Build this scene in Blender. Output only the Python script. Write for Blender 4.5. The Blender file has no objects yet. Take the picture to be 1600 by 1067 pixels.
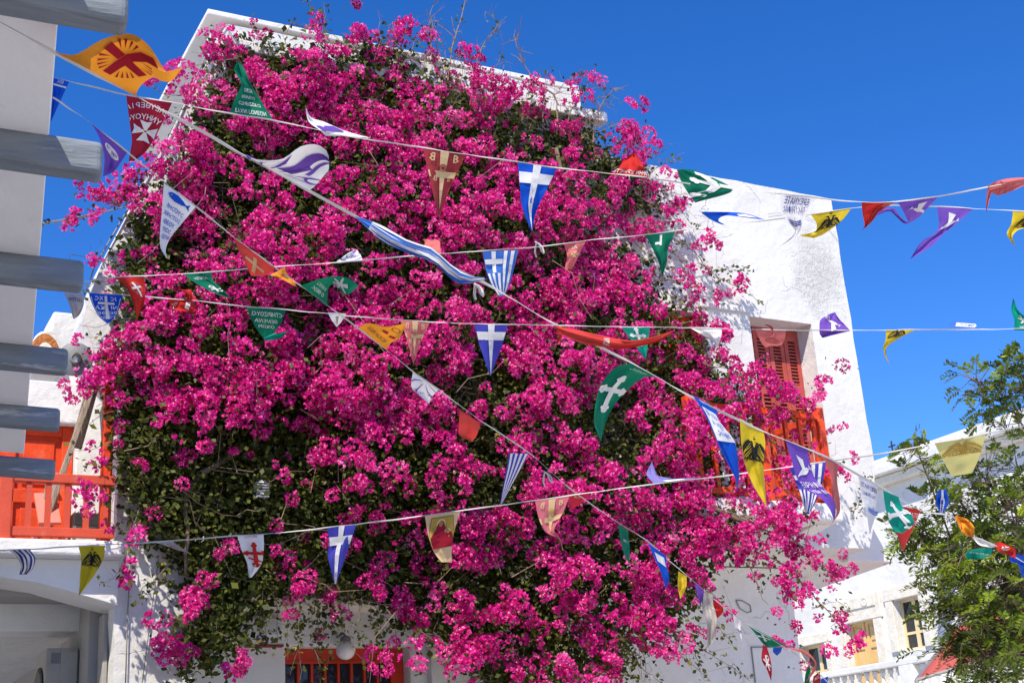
import bpy, bmesh, random
import numpy as np
from math import sin, cos, tan, radians, pi, sqrt, floor, atan2
from mathutils import Vector, Matrix
from mathutils.geometry import tessellate_polygon
random.seed(7)
RNG = np.random.default_rng(11)
C = bpy.context.scene.collection
SC = bpy.context.scene

# ------------------------------------------------------------------ camera
FPX, YAW, PITCH, ROLL = 2144.6, 28.69, 18.71, -3.80
_y, _p, _r = radians(YAW), radians(PITCH), radians(ROLL)
CO = np.array([0.0, 0.0, 1.6])
CF = np.array([sin(_y)*cos(_p), cos(_y)*cos(_p), sin(_p)])
_R0 = np.array([cos(_y), -sin(_y), 0.0]); _U0 = np.cross(_R0, CF)
CR = cos(_r)*_R0 + sin(_r)*_U0
CU = -sin(_r)*_R0 + cos(_r)*_U0
cd = bpy.data.cameras.new('camera'); cam = bpy.data.objects.new('camera', cd); C.objects.link(cam)
cd.sensor_width = 36; cd.lens = 36*FPX/1600; cd.clip_end = 6000; cd.clip_start = 0.05
cam.matrix_world = Matrix(((CR[0], CU[0], -CF[0], CO[0]), (CR[1], CU[1], -CF[1], CO[1]), (CR[2], CU[2], -CF[2], CO[2]), (0, 0, 0, 1)))
SC.camera = cam

# ------------------------------------------------------------------ light
SUN_EL, SUN_AZ = 49.0, 43.0          # the sun stands behind the camera, to the left
w = bpy.data.worlds.new('World'); SC.world = w; w.use_nodes = True
nt = w.node_tree; bg = nt.nodes['Background']
sk = nt.nodes.new('ShaderNodeTexSky'); sk.sky_type = 'NISHITA'; sk.sun_disc = False
sk.sun_elevation = radians(SUN_EL)
sk.sun_rotation = radians(180+SUN_AZ)
sk.altitude = 0; sk.air_density = 0.75; sk.dust_density = 0.0; sk.ozone_density = 4.0
hs = nt.nodes.new('ShaderNodeHueSaturation'); hs.inputs['Saturation'].default_value = 1.30; hs.inputs['Hue'].default_value = 0.512
nt.links.new(sk.outputs[0], hs.inputs['Color']); nt.links.new(hs.outputs[0], bg.inputs[0])
bg.inputs[1].default_value = 0.15
sd = bpy.data.lights.new('sun', 'SUN'); sun = bpy.data.objects.new('sun', sd); C.objects.link(sun)
sd.energy = 4.3; sd.angle = radians(0.5); sd.color = (1.0, 0.92, 0.79)
_az, _el = radians(SUN_AZ), radians(SUN_EL)
SUNDIR = Vector((-sin(_az)*cos(_el), -cos(_az)*cos(_el), sin(_el)))
sun.rotation_euler = SUNDIR.to_track_quat('Z', 'Y').to_euler()
SC.view_settings.view_transform = 'Standard'; SC.view_settings.look = 'None'
SC.view_settings.exposure = 0.6; SC.view_settings.gamma = 1.0
SC.view_settings.use_curve_mapping = False
SC.cycles.max_bounces = 8; SC.cycles.transparent_max_bounces = 8
SC.cycles.use_denoising = True

# ------------------------------------------------------------------ points of the place, measured from the photograph
def ray(px, py): return CF + (px-800)/FPX*CR - (py-533.5)/FPX*CU
def uD(px, py, d): return CO + d*ray(px, py)
def uY(px, py, Y): q = ray(px, py); return CO + q*((Y-CO[1])/q[1])
def uX(px, py, X): q = ray(px, py); return CO + q*((X-CO[0])/q[0])
def uZ(px, py, Z): q = ray(px, py); return CO + q*((Z-CO[2])/q[2])

# ------------------------------------------------------------------ materials
MATS = {}
def mat(name, col, rough=0.7, bump=0.0, bscale=20.0, var=0.0, vscale=4.0, trans=0.0, metal=0.0, tcol=None, spec=0.3, attr=None, ramp=None, detail=6.0, dirt=None, dirt_scale=1.5, dirt_lo=0.55, stretch=None):
    if name in MATS: return MATS[name]
    m = bpy.data.materials.new(name); m.use_nodes = True; MATS[name] = m
    n = m.node_tree.nodes; l = m.node_tree.links; b = n['Principled BSDF']; out = n['Material Output']
    b.inputs['Roughness'].default_value = rough; b.inputs['Metallic'].default_value = metal
    b.inputs['Specular IOR Level'].default_value = spec
    b.inputs['Base Color'].default_value = (*col, 1)
    csock = None
    tc = n.new('ShaderNodeTexCoord'); src = tc.outputs['Object']
    if stretch:
        mp = n.new('ShaderNodeMapping'); mp.inputs['Scale'].default_value = stretch; l.new(src, mp.inputs[0]); src = mp.outputs[0]
    if attr:
        a = n.new('ShaderNodeAttribute'); a.attribute_name = attr
        r = n.new('ShaderNodeValToRGB'); e = r.color_ramp.elements
        while len(e) < len(ramp): e.new(0.5)
        for k, (p, c) in enumerate(ramp): e[k].position = p; e[k].color = (*c, 1)
        l.new(a.outputs['Fac'], r.inputs[0]); csock = r.outputs[0]
    elif var:
        t = n.new('ShaderNodeTexNoise'); t.inputs['Scale'].default_value = vscale; t.inputs['Detail'].default_value = 8; l.new(src, t.inputs[0])
        mx = n.new('ShaderNodeMix'); mx.data_type = 'RGBA'
        mx.inputs[6].default_value = (*[c*(1-var) for c in col], 1); mx.inputs[7].default_value = (*[min(1, c*(1+var*.6)) for c in col], 1)
        rr = n.new('ShaderNodeMapRange'); rr.inputs[1].default_value = .3; rr.inputs[2].default_value = .7; l.new(t.outputs[0], rr.inputs[0])
        l.new(rr.outputs[0], mx.inputs[0]); csock = mx.outputs[2]
    if dirt:
        t = n.new('ShaderNodeTexNoise'); t.inputs['Scale'].default_value = dirt_scale; t.inputs['Detail'].default_value = 10; t.inputs['Roughness'].default_value = .7; l.new(src, t.inputs[0])
        rr = n.new('ShaderNodeMapRange'); rr.inputs[1].default_value = dirt_lo; rr.inputs[2].default_value = dirt_lo+.14; l.new(t.outputs[0], rr.inputs[0])
        mx = n.new('ShaderNodeMix'); mx.data_type = 'RGBA'; mx.inputs[6].default_value = (*col, 1); mx.inputs[7].default_value = (*dirt, 1)
        if csock: l.new(csock, mx.inputs[6])
        l.new(rr.outputs[0], mx.inputs[0]); csock = mx.outputs[2]
    if csock: l.new(csock, b.inputs['Base Color'])
    if bump:
        t = n.new('ShaderNodeTexNoise'); t.inputs['Scale'].default_value = bscale; t.inputs['Detail'].default_value = detail; l.new(src, t.inputs[0])
        bm = n.new('ShaderNodeBump'); bm.inputs['Strength'].default_value = 1.0; bm.inputs['Distance'].default_value = bump
        l.new(t.outputs[0], bm.inputs['Height']); l.new(bm.outputs[0], b.inputs['Normal'])
    if trans:
        tr = n.new('ShaderNodeBsdfTranslucent'); ms = n.new('ShaderNodeMixShader'); ms.inputs[0].default_value = trans
        tr.inputs[0].default_value = (*(tcol or col), 1)
        if csock and not tcol: l.new(csock, tr.inputs[0])
        l.new(b.outputs[0], ms.inputs[1]); l.new(tr.outputs[0], ms.inputs[2]); l.new(ms.outputs[0], out.inputs[0])
    return m

def stucco(name, col, peel=None):
    """limewashed render: lumps, brush marks, hairline cracks; peel = centre and radii of a patch of broken plaster"""
    if name in MATS: return MATS[name]
    m = bpy.data.materials.new(name); m.use_nodes = True; MATS[name] = m
    n = m.node_tree.nodes; l = m.node_tree.links; b = n['Principled BSDF']
    b.inputs['Roughness'].default_value = .85; b.inputs['Specular IOR Level'].default_value = .15
    tc = n.new('ShaderNodeTexCoord'); src = tc.outputs['Object']
    def noise(s, d=8, r=.6):
        t = n.new('ShaderNodeTexNoise'); t.inputs['Scale'].default_value = s; t.inputs['Detail'].default_value = d; t.inputs['Roughness'].default_value = r; l.new(src, t.inputs[0]); return t.outputs[0]
    def math(op, a, bb=None, c=None):
        t = n.new('ShaderNodeMath'); t.operation = op
        for i, v in enumerate((a, bb, c)):
            if v is None: continue
            if isinstance(v, (int, float)): t.inputs[i].default_value = v
            else: l.new(v, t.inputs[i])
        return t.outputs[0]
    def mr(v, a, bb, c=0., d=1.):
        t = n.new('ShaderNodeMapRange'); l.new(v, t.inputs[0])
        for i, q in enumerate((a, bb, c, d)): t.inputs[i+1].default_value = q
        return t.outputs[0]
    h = math('ADD', math('MULTIPLY', noise(2.2, 3), .030), math('MULTIPLY', noise(8, 6), .011))
    h = math('ADD', h, math('MULTIPLY', noise(45, 4), .0035))
    # cracks: thin lines where a distorted voronoi has its edges, only in places
    ds = n.new('ShaderNodeTexNoise'); ds.inputs['Scale'].default_value = 3; ds.inputs['Detail'].default_value = 6; l.new(src, ds.inputs[0])
    mxv = n.new('ShaderNodeMix'); mxv.data_type = 'RGBA'; mxv.inputs[0].default_value = .35; l.new(src, mxv.inputs[6]); l.new(ds.outputs[1], mxv.inputs[7])
    vo = n.new('ShaderNodeTexVoronoi'); vo.feature = 'DISTANCE_TO_EDGE'; vo.inputs['Scale'].default_value = 1.6; l.new(mxv.outputs[2], vo.inputs[0])
    crack = math('MULTIPLY', mr(vo.outputs[0], 0.0, .007, 1., 0.), mr(noise(1.1, 2), .54, .6))
    h = math('SUBTRACT', h, math('MULTIPLY', crack, .006))
    dark = math('MULTIPLY', crack, .16)
    if peel:
        cx, cz, rx, rz = peel
        sp = n.new('ShaderNodeSeparateXYZ'); l.new(src, sp.inputs[0])
        dx = math('DIVIDE', math('SUBTRACT', sp.outputs[0], cx), rx); dz = math('DIVIDE', math('SUBTRACT', sp.outputs[2], cz), rz)
        dd = math('ADD', math('MULTIPLY', dx, dx), math('MULTIPLY', dz, dz))
        area = mr(math('ADD', dd, math('MULTIPLY', math('SUBTRACT', noise(5, 6), .5), 3.0)), .0, 1.3, 1., 0.)
        v2 = n.new('ShaderNodeTexVoronoi'); v2.feature = 'DISTANCE_TO_EDGE'; v2.inputs['Scale'].default_value = 11; l.new(mxv.outputs[2], v2.inputs[0])
        v3 = n.new('ShaderNodeTexVoronoi'); v3.inputs['Scale'].default_value = 24; l.new(mxv.outputs[2], v3.inputs[0])
        flake = mr(math('ADD', noise(9, 6, .8), math('MULTIPLY', v3.outputs[0], .10)), .47, .68)
        flake2 = mr(noise(24, 4, .7), .50, .62)
        chips = math('MULTIPLY', area, math('ADD', flake, math('MULTIPLY', flake2, .5)))
        h = math('SUBTRACT', h, math('MULTIPLY', chips, .009))
        bits = math('MULTIPLY', math('MULTIPLY', area, mr(noise(17, 5, .75), .65, .67)), .28)
        dark = math('MAXIMUM', dark, bits)
    st = mr(noise(.9, 8, .65), .4, .75)
    mx = n.new('ShaderNodeMix'); mx.data_type = 'RGBA'; mx.inputs[6].default_value = (*col, 1); mx.inputs[7].default_value = (col[0]*.86, col[1]*.845, col[2]*.81, 1); l.new(st, mx.inputs[0])
    m2 = n.new('ShaderNodeMix'); m2.data_type = 'RGBA'; m2.inputs[7].default_value = (.2, .18, .16, 1); l.new(dark, m2.inputs[0]); l.new(mx.outputs[2], m2.inputs[6])
    l.new(m2.outputs[2], b.inputs['Base Color'])
    bm = n.new('ShaderNodeBump'); bm.inputs['Strength'].default_value = 1.0; bm.inputs['Distance'].default_value = 1.0
    l.new(h, bm.inputs['Height']); l.new(bm.outputs[0], b.inputs['Normal'])
    return m

# ------------------------------------------------------------------ mesh helpers
class MB:
    def __init__(s): s.v = []; s.f = []
    def add(s, vs, fs):
        o = len(s.v); s.v += [tuple(map(float, v)) for v in vs]; s.f += [tuple(o+i for i in f) for f in fs]; return s
    def box(s, x0, x1, y0, y1, z0, z1):
        return s.add([(x, y, z) for x in (x0, x1) for y in (y0, y1) for z in (z0, z1)],
                     [(0, 1, 3, 2), (4, 6, 7, 5), (0, 4, 5, 1), (2, 3, 7, 6), (0, 2, 6, 4), (1, 5, 7, 3)])
    def bar(s, a, b, wx, wy, up=(0, 0, 1)):
        a = Vector(a); b = Vector(b); d = (b-a).normalized(); u = Vector(up)
        x = d.cross(u).normalized(); y = x.cross(d).normalized()
        vs = []
        for p in (a, b):
            for i, j in ((-1, -1), (1, -1), (1, 1), (-1, 1)): vs.append(p+x*wx/2*i+y*wy/2*j)
        return s.add(vs, [(3, 2, 1, 0), (4, 5, 6, 7), (0, 1, 5, 4), (1, 2, 6, 5), (2, 3, 7, 6), (3, 0, 4, 7)])
    def prism(s, pts, vec):
        n = len(pts); v = Vector(vec)
        tri = tessellate_polygon([[Vector(p) for p in pts]])
        vs = [Vector(p) for p in pts]+[Vector(p)+v for p in pts]
        fs = [tuple(t) for t in tri]+[tuple(n+i for i in reversed(t)) for t in tri]+[(i, (i+1) % n, n+(i+1) % n, n+i) for i in range(n)]
        return s.add(vs, fs)
    def sheet(s, outer, holes, y0, y1):
        """a wall in the XZ plane with openings, from y0 to y1"""
        loops = [outer]+list(holes); tri = tessellate_polygon([[Vector((x, z, 0)) for x, z in lp] for lp in loops])
        flat = [p for lp in loops for p in lp]; n = len(flat)
        vs = [(x, y0, z) for x, z in flat]+[(x, y1, z) for x, z in flat]
        fs = [tuple(t) for t in tri]+[tuple(n+i for i in reversed(t)) for t in tri]
        o = 0
        for lp in loops:
            k = len(lp)
            for i in range(k):
                a, b = o+i, o+(i+1) % k; fs.append((a, b, n+b, n+a))
            o += k
        return s.add(vs, fs)
    def tube(s, pts, r, n=4, r1=None):
        pts = [Vector(p) for p in pts]; m = len(pts); vs = []; fs = []
        ref = Vector((.3, -.7, .65))
        for i, p in enumerate(pts):
            d = (pts[min(i+1, m-1)]-pts[max(i-1, 0)]).normalized()
            x = d.cross(ref)
            x = x.normalized() if x.length > 1e-4 else Vector((1, 0, 0)); y = d.cross(x)
            rr = r if r1 is None else r+(r1-r)*i/(m-1)
            for k in range(n): a = 2*pi*k/n; vs.append(p+x*rr*cos(a)+y*rr*sin(a))
        for i in range(m-1):
            for k in range(n): k2 = (k+1) % n; fs.append((i*n+k, i*n+k2, (i+1)*n+k2, (i+1)*n+k))
        fs.append(tuple(reversed(range(n)))); fs.append(tuple((m-1)*n+k for k in range(n)))
        return s.add(vs, fs)
    def lathe(s, base, prof, n=12, axis=(0, 0, 1)):
        q = Vector((0, 0, 1)).rotation_difference(Vector(axis)); b = Vector(base); vs = []; fs = []
        for r, h in prof:
            for k in range(n): a = 2*pi*k/n; vs.append(b+q @ Vector((r*cos(a), r*sin(a), h)))
        for i in range(len(prof)-1):
            for k in range(n): k2 = (k+1) % n; fs.append((i*n+k, i*n+k2, (i+1)*n+k2, (i+1)*n+k))
        fs.append(tuple(reversed(range(n)))); fs.append(tuple((len(prof)-1)*n+k for k in range(n)))
        return s.add(vs, fs)
    def mesh(s, name, m, smooth=False):
        me = bpy.data.meshes.new(name); me.from_pydata(s.v, [], s.f); me.validate()
        b = bmesh.new(); b.from_mesh(me); bmesh.ops.recalc_face_normals(b, faces=b.faces); b.to_mesh(me); b.free()
        if m: me.materials.append(m)
        if smooth: me.polygons.foreach_set('use_smooth', [True]*len(me.polygons))
        return me
    def build(s, name, m, parent=None, smooth=False, bevel=0, seg=2):
        o = bpy.data.objects.new(name, s.mesh(name, m, smooth)); C.objects.link(o)
        if parent: o.parent = parent; o.matrix_parent_inverse = parent.matrix_world.inverted()
        if bevel:
            b = o.modifiers.new('bevel', 'BEVEL'); b.width = bevel; b.segments = seg; b.limit_method = 'ANGLE'
        return o
def B(*a): return MB().box(*a)
def inst(name, me, parent, loc=(0, 0, 0), rot=(0, 0, 0), sc=1.0):
    o = bpy.data.objects.new(name, me); C.objects.link(o); o.parent = parent
    o.matrix_parent_inverse = parent.matrix_world.inverted()
    o.location = loc; o.rotation_euler = rot; o.scale = (sc,)*3 if isinstance(sc, (int, float)) else sc
    return o
def tag(o, label=None, cat=None, group=None, kind=None):
    for k, v in (('label', label), ('category', cat), ('group', group), ('kind', kind)):
        if v: o[k] = v
    return o
def thing(name, label, cat, loc=(0, 0, 0), group=None):
    o = bpy.data.objects.new(name, None); C.objects.link(o); o.location = loc; o.empty_display_size = .2
    o.matrix_world = Matrix.Translation(loc)
    return tag(o, label, cat, group)
def npmesh(name, V, Q, m, tint=None, smooth=False):
    """mesh from arrays: V (n,3), Q (m,4)"""
    me = bpy.data.meshes.new(name); V = np.asarray(V, np.float32); Q = np.asarray(Q, np.int32); k = Q.shape[1]
    me.vertices.add(len(V)); me.vertices.foreach_set('co', V.ravel())
    me.loops.add(Q.size); me.loops.foreach_set('vertex_index', Q.ravel())
    me.polygons.add(len(Q)); me.polygons.foreach_set('loop_start', np.arange(0, Q.size, k, dtype=np.int32))
    if tint is not None:
        a = me.attributes.new('tint', 'FLOAT', 'FACE'); a.data.foreach_set('value', np.asarray(tint, np.float32))
    if smooth: me.polygons.foreach_set('use_smooth', np.ones(len(Q), bool))
    me.update(calc_edges=True); me.materials.append(m); return me
def catmull(P, t):
    """point(s) of the polyline P at t in 0..1, smoothed, by chord length"""
    P = np.asarray(P, float); n = len(P)
    if n == 1: return np.repeat(P, len(np.atleast_1d(t)), 0)
    L = np.r_[0, np.cumsum(np.linalg.norm(np.diff(P, axis=0), axis=1)+1e-6)]; L /= L[-1]
    t = np.atleast_1d(np.clip(t, 0, 1)); i = np.clip(np.searchsorted(L, t, 'right')-1, 0, n-2)
    u = ((t-L[i])/(L[i+1]-L[i]))[:, None]
    def tang(j):
        a, b = np.clip(j-1, 0, n-1), np.clip(j+1, 0, n-1)
        return (P[b]-P[a])/np.maximum(L[b]-L[a], 1e-6)[:, None]
    h = (L[i+1]-L[i])[:, None]; m0, m1 = tang(i)*h*.9, tang(i+1)*h*.9
    return (2*u**3-3*u**2+1)*P[i]+(u**3-2*u**2+u)*m0+(-2*u**3+3*u**2)*P[i+1]+(u**3-u**2)*m1

# ================================================================== setting
WHITE = stucco('limewash', (.655, .65, .635), peel=(10.0, 7.0, .42, .55))
WHITE2 = stucco('limewash_far', (.715, .71, .69))
EAVEW = mat('eave_paint', (.84, .83, .81), .9, bump=.01, bscale=6, var=.05, vscale=2, dirt=(.6, .58, .55), dirt_scale=2, dirt_lo=.62)
SHADEW = mat('shaded_limewash', (.32, .305, .285), .9, bump=.012, bscale=8, var=.08, vscale=2)  # white limewash darkened: the enclosed passage's shade is put into the colour
PAVE = mat('paving', (.64, .60, .54), .9, bump=.01, bscale=3, var=.25, vscale=1.2)
RED = mat('red_orange_paint', (.68, .062, .012), .5, bump=.005, bscale=25, var=.2, vscale=6, dirt=(.48, .14, .08), dirt_scale=6, dirt_lo=.56)
RED2 = mat('red_rail_paint', (.58, .078, .038), .5, bump=.003, bscale=50, var=.12, vscale=5, dirt=(.55, .2, .14), dirt_scale=6, dirt_lo=.6)
SHUT = mat('faded_red_paint', (.40, .068, .055), .6, bump=.003, bscale=70, var=.18, vscale=7, dirt=(.40, .13, .11), dirt_scale=5, dirt_lo=.55)
DOORRED = mat('deep_red_paint', (.50, .035, .012), .45, bump=.002, bscale=50, var=.15)
GLASS = mat('dark_glass', (.02, .022, .028), .06, spec=.6)
BLACK = mat('black_metal', (.03, .03, .03), .5)
GREYM = mat('grey_plastic', (.16, .165, .17), .5)
WHITEM = mat('white_enamel', (.75, .75, .74), .4, var=.05)
TIMBER = mat('weathered_timber', (.33, .27, .21), .85, bump=.012, bscale=14, var=.35, vscale=9, stretch=(6, 6, 1))
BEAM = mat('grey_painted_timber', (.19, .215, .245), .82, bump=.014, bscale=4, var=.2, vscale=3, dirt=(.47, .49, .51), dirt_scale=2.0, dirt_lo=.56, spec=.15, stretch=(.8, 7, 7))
STONE = mat('pale_marble', (.72, .67, .57), .8, bump=.010, bscale=25, var=.12, vscale=9, dirt=(.55, .5, .41), dirt_scale=5, dirt_lo=.6)
OCHRE = mat('ochre_paint', (.70, .47, .20), .5, bump=.002, bscale=50, var=.08)
TERRA = mat('terracotta', (.48, .17, .05), .85, bump=.02, bscale=40, var=.4, vscale=25)
GREYLINE = mat('grey_cable', (.25, .24, .23), .7)

g = B(-60, 80, -60, 90, -.3, 0).build('ground', PAVE); tag(g, 'pale stone paving of the square', kind='structure')

# ------------------------------------------------------------------ the flower-covered house
house = thing('white_house', 'tall white limewashed house smothered in magenta bougainvillea with red shutters', 'house', (6.3, 11, 0))
front = [(2.33, 0), (2.95, 0), (2.96, 3.95), (10.15, 3.95), (10.22, 4.1), (10.33, 4.42), (10.40, 4.9), (10.37, 6.8), (10.35, 8.03), (7.2, 8.05), (7.18, 8.36), (7.04, 8.38), (7.04, 8.77),
         (3.20, 8.71), (2.13, 6.12), (1.99, 5.62), (2.02, 5.32), (2.33, 5.0)]
W1 = (8.94, 9.79, 4.35, 6.43); W2 = (7.50, 8.33, 4.35, 6.39)
def wobble(P, amp, step=.22):
    out = []; n = len(P)
    for i in range(n):
        a, b = np.array(P[i]), np.array(P[(i+1) % n]); L = np.linalg.norm(b-a); k = max(1, int(L/step))
        d = (b-a)/max(L, 1e-6); nr = np.array([-d[1], d[0]])
        for j in range(k): out.append(tuple(a+(b-a)*j/k+(nr*RNG.normal()*amp if j else nr*0)))
    return out
def hole(a): return [(a[0], a[2]), (a[1], a[2]), (a[1], a[3]), (a[0], a[3])]
o = MB().sheet(wobble(front, .006), [hole(W1), hole(W2)], 11, 11.45).build('upper_wall', WHITE, house, bevel=.03, seg=3)
MB().sheet([(2.955, 0), (9.67, 0), (9.67, 3.86), (2.955, 3.86)], [[(3.97, .02), (5.15, .02), (5.15, 3.06), (3.97, 3.06)]], 11.75, 12.1).build('lower_wall', WHITE2, house, bevel=.02)
MB().prism([(3.9, 11.452, 3.87), (10.3, 11.452, 3.87), (10.3, 11.452, 8.0), (5.6, 11.452, 8.0), (4.2, 11.452, 5.6)], (0, 5.5, 0)).build('upper_body', WHITE2, house)
B(3.7, 9.64, 12.102, 17, 0, 3.868).build('lower_body', WHITE2, house)
MB().prism([(10.15, 11.35, 3.88), (10.80, 11.35, 3.88), (10.70, 11.35, 4.02), (10.60, 11.35, 4.2), (10.50, 11.35, 4.42), (10.43, 11.35, 4.75), (10.40, 11.35, 5.3), (10.30, 11.35, 5.3)], (.45, 2.05, 0)).build('flared_corner', WHITE2, house, bevel=.02)
B(3.0, 7.26, 10.84, 10.998, 8.37, 8.48).build('cornice', WHITE2, house, bevel=.012)
B(3.02, 3.22, 10.88, 10.997, 8.02, 8.368).build('corbel', WHITE2, house, bevel=.01)
B(3.02, 7.04, 11.003, 14, 8.78, 8.84).build('parapet_cap', WHITE2, house, bevel=.01)
B(7.0, 7.25, 11.6, 14, 8.0, 8.5).build('roof_step', WHITE2, house, bevel=.01)
# raised bands round the upright of the right corner and a worn lime coat along the window head
B(8.30, 8.93, 10.975, 10.998, 6.46, 6.53).build('drip_course', WHITE2, house, bevel=.012)
# balcony slab, railing
B(7.45, 9.22, 10.28, 10.998, 4.06, 4.235).build('balcony_slab', WHITE2, house, bevel=.02)
MB().prism([(9.0, 10.45, 4.058), (9.0, 10.998, 4.058), (9.0, 10.998, 3.97)], (.2, 0, 0)).build('balcony_bracket', WHITE2, house)
def railing(parent, x0, x1, y, z0, z1, yb, m, n, post=.085, px=()):
    r = B(x0, x1, y-.035, y+.035, z1-.075, z1).build('railing', m, parent, bevel=.008)
    B(x0, x1, y-.028, y+.028, z0, z0+.07).build('bottom_rail', m, r, bevel=.006)
    for x in px: B(x-post/2, x+post/2, y-post/2, y+post/2, z0-.05, z1+.05).build('post', m, r, bevel=.008)
    me = B(-.021, .021, -.018, .018, 0, z1-.08-z0-.072).mesh('baluster', m)
    for i in range(n):
        x = x0+(x1-x0)*(i+.5)/n
        inst('baluster', me, r, (x, y, z0+.071))
    return r
r1 = railing(house, 7.5, 9.12, 10.33, 4.275, 5.17, 11, RED, 9, px=(7.52, 8.36, 9.11))
for x in (9.11,):
    B(x-.035, x+.035, 10.37, 10.997, 5.10, 5.17).build('side_rail', RED, r1, bevel=.006)
    B(x-.028, x+.028, 10.37, 10.997, 4.275, 4.345).build('side_bottom_rail', RED, r1)
# shutters of the right-hand window: four narrow folding leaves, two louvre fields each
def shutters(win, y, m, n, nslat=(9, 26)):
    x0, x1, z0, z1 = win
    fr = B(x0+.002, x1-.002, y+.05, y+.08, z0, z1).build('shutter_back', BLACK, house)
    wl = (x1-x0)/n; zs = z0+(z1-z0)*.66
    sl = MB().bar((-(wl/2-.056), 0, 0), (wl/2-.056, 0, 0), .05, .011, (0, -.62, .78)).mesh('slat', m)
    for k in range(n):
        a = x0+k*wl+.004; b = a+wl-.008; t = .052
        mb = MB().box(a, a+t, y, y+.045, z0+.01, z1-.004).box(b-t, b, y, y+.045, z0+.01, z1-.004)
        mb.box(a+t, b-t, y, y+.045, z1-.13, z1-.004).box(a+t, b-t, y, y+.045, zs-.07, zs+.07).box(a+t, b-t, y, y+.045, z0+.01, z0+.20)
        s = mb.build('shutter', m, house, bevel=.004)
        MB().box((a+b)/2-.012, (a+b)/2+.012, y-.012, y-.001, zs-.015, zs+.03).build('latch', BLACK, s) if k in (1, 2) else None
        for lo, hi, q in ((zs+.075, z1-.135, nslat[0]), (z0+.205, zs-.075, nslat[1])):
            for i in range(q): inst('slat', sl, s, ((a+b)/2, y+.024, lo+(hi-lo)*(i+.5)/q))
shutters(W1, 11.25, SHUT, 4, (13, 24))
shutters(W2, 11.14, RED, 4, (9, 18))
B(W2[0]-.02, W2[0]+.06, 11.06, 11.13, 4.36, 6.38).build('window_frame', RED, house)
B(W2[1]-.075, W2[1]-.002, 11.06, 11.13, 4.36, 6.38).build('window_frame', RED, house)
# entrance door: deep red frame, transom of narrow panes
door = B(3.972, 5.148, 11.90, 11.98, 2.945, 3.058).build('door', DOORRED, house, bevel=.006)
B(3.972, 4.01, 11.90, 11.98, .02, 2.943).build('door_frame', DOORRED, door)
B(5.02, 5.148, 11.90, 11.98, .02, 2.943).build('door_frame', DOORRED, door)
B(4.012, 5.018, 11.885, 11.895, 2.925, 2.95).build('transom_moulding', DOORRED, door)
for i in range(8):
    x = 4.012+1.006*i/8
    B(x+.012, x+.114, 11.945, 11.955, 2.1, 2.94).build('pane', GLASS, door)
    if i: B(x-.011, x+.011, 11.90, 11.97, 2.1, 2.94).build('glazing_bar', DOORRED, door)
B(4.012, 5.018, 11.91, 11.97, .03, 2.098).build('door_panel', DOORRED, door)
MB().prism([(3.46, 11.748, 3.47), (3.46, 11.748, 3.36), (3.46, 11.70, 3.36), (3.46, 11.62, 3.40), (3.46, 11.60, 3.47)], (2.35, 0, 0)).build('door_hood', STONE, house, bevel=.01)
B(5.32, 5.46, 11.66, 11.748, 0, 3.34).build('door_pilaster', WHITE2, house, bevel=.01)
MB().box(9.02, 9.6, 11.738, 11.749, 3.02, 3.032).box(9.02, 9.032, 11.738, 11.749, 0, 3.02).build('conduit', GREYLINE, house)
# cables on the wall
def wire(pts, r, name, m, parent=None, n=5): return MB().tube(pts, r, n).build(name, m, parent, True)
pts = [uY(px, py, 10.97) for px, py in ((203, 868), (201, 930), (199, 965), (198, 1000), (196, 1067))]
wire(pts, .006, 'downpipe', GREYLINE, house)
wire([uY(px, py, 10.975) for px, py in ((248, 870), (236, 960), (222, 1067))], .0035, 'wall_cable', GREYLINE, house)
wire([uY(px, py, 10.975) for px, py in ((333, 52), (318, 96), (262, 215), (205, 318), (146, 420), (140, 440))], .007, 'corner_cable', GREYLINE, house)
wire([uY(px, py, 10.97) for px, py in ((345, 48), (349, 40), (353, 36), (358, 42), (358, 75))], .005, 'roof_wire', GREYLINE, house)
wire([uY(px, py, 10.95) for px, py in ((66, 349), (130, 338), (170, 330), (220, 318), (260, 300))], .006, 'service_cable', GREYLINE, house)
wire([uY(px, py, 11.74) for px, py in ((1150, 937), (1156, 950), (1168, 957), (1174, 955), (1172, 945), (1160, 938), (1150, 937))], .006, 'cable_loop', GREYLINE, house)
wire([uY(px, py, 10.985) for px, py in ((1200, 335), (1238, 330), (1290, 352), (1312, 380))], .002, 'thin_wire', GREYLINE, house)

# ------------------------------------------------------------------ the balcony house at the left
lh = thing('balcony_house', 'low white house at left with red door and red balcony railing', 'house', (1.2, 11.8, 0))
D = (1.15, 2.13, 3.78, 4.96)
MB().sheet([(-6, 3.2), (2.75, 3.2), (2.75, 5.33), (-6, 5.36)], [hole((1.72-.62, 2.13, 3.78, 4.965))], 11.8, 12.2).build('upper_wall', WHITE2, lh, bevel=.015)
B(-6, 2.3, 12.202, 16, 3.2, 5.3).build('upper_body', WHITE2, lh)
dl = B(1.105, 2.125, 11.93, 11.97, 3.785, 4.96).build('door', RED, lh)
for a, b, c, d in ((1.105, 1.20, 3.785, 4.96), (2.03, 2.125, 3.785, 4.96), (1.20, 2.03, 4.87, 4.96), (1.20, 2.03, 4.28, 4.40), (1.20, 2.03, 3.785, 3.90), (1.58, 1.66, 3.9, 4.87)):
    B(a, b, 11.895, 11.929, c, d).build('door_rail', RED, dl, bevel=.008)
for x in (1.39, 1.845):
    for lo, hi in ((4.44, 4.83), (3.94, 4.24)): B(x-.13, x+.13, 11.912, 11.928, lo, hi).build('door_panel', RED, dl, bevel=.012)
MB().tube([(2.0, 11.89, 4.40), (2.0, 11.85, 4.40), (1.92, 11.85, 4.40)], .012, 6).build('handle', GREYM, dl)
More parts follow.
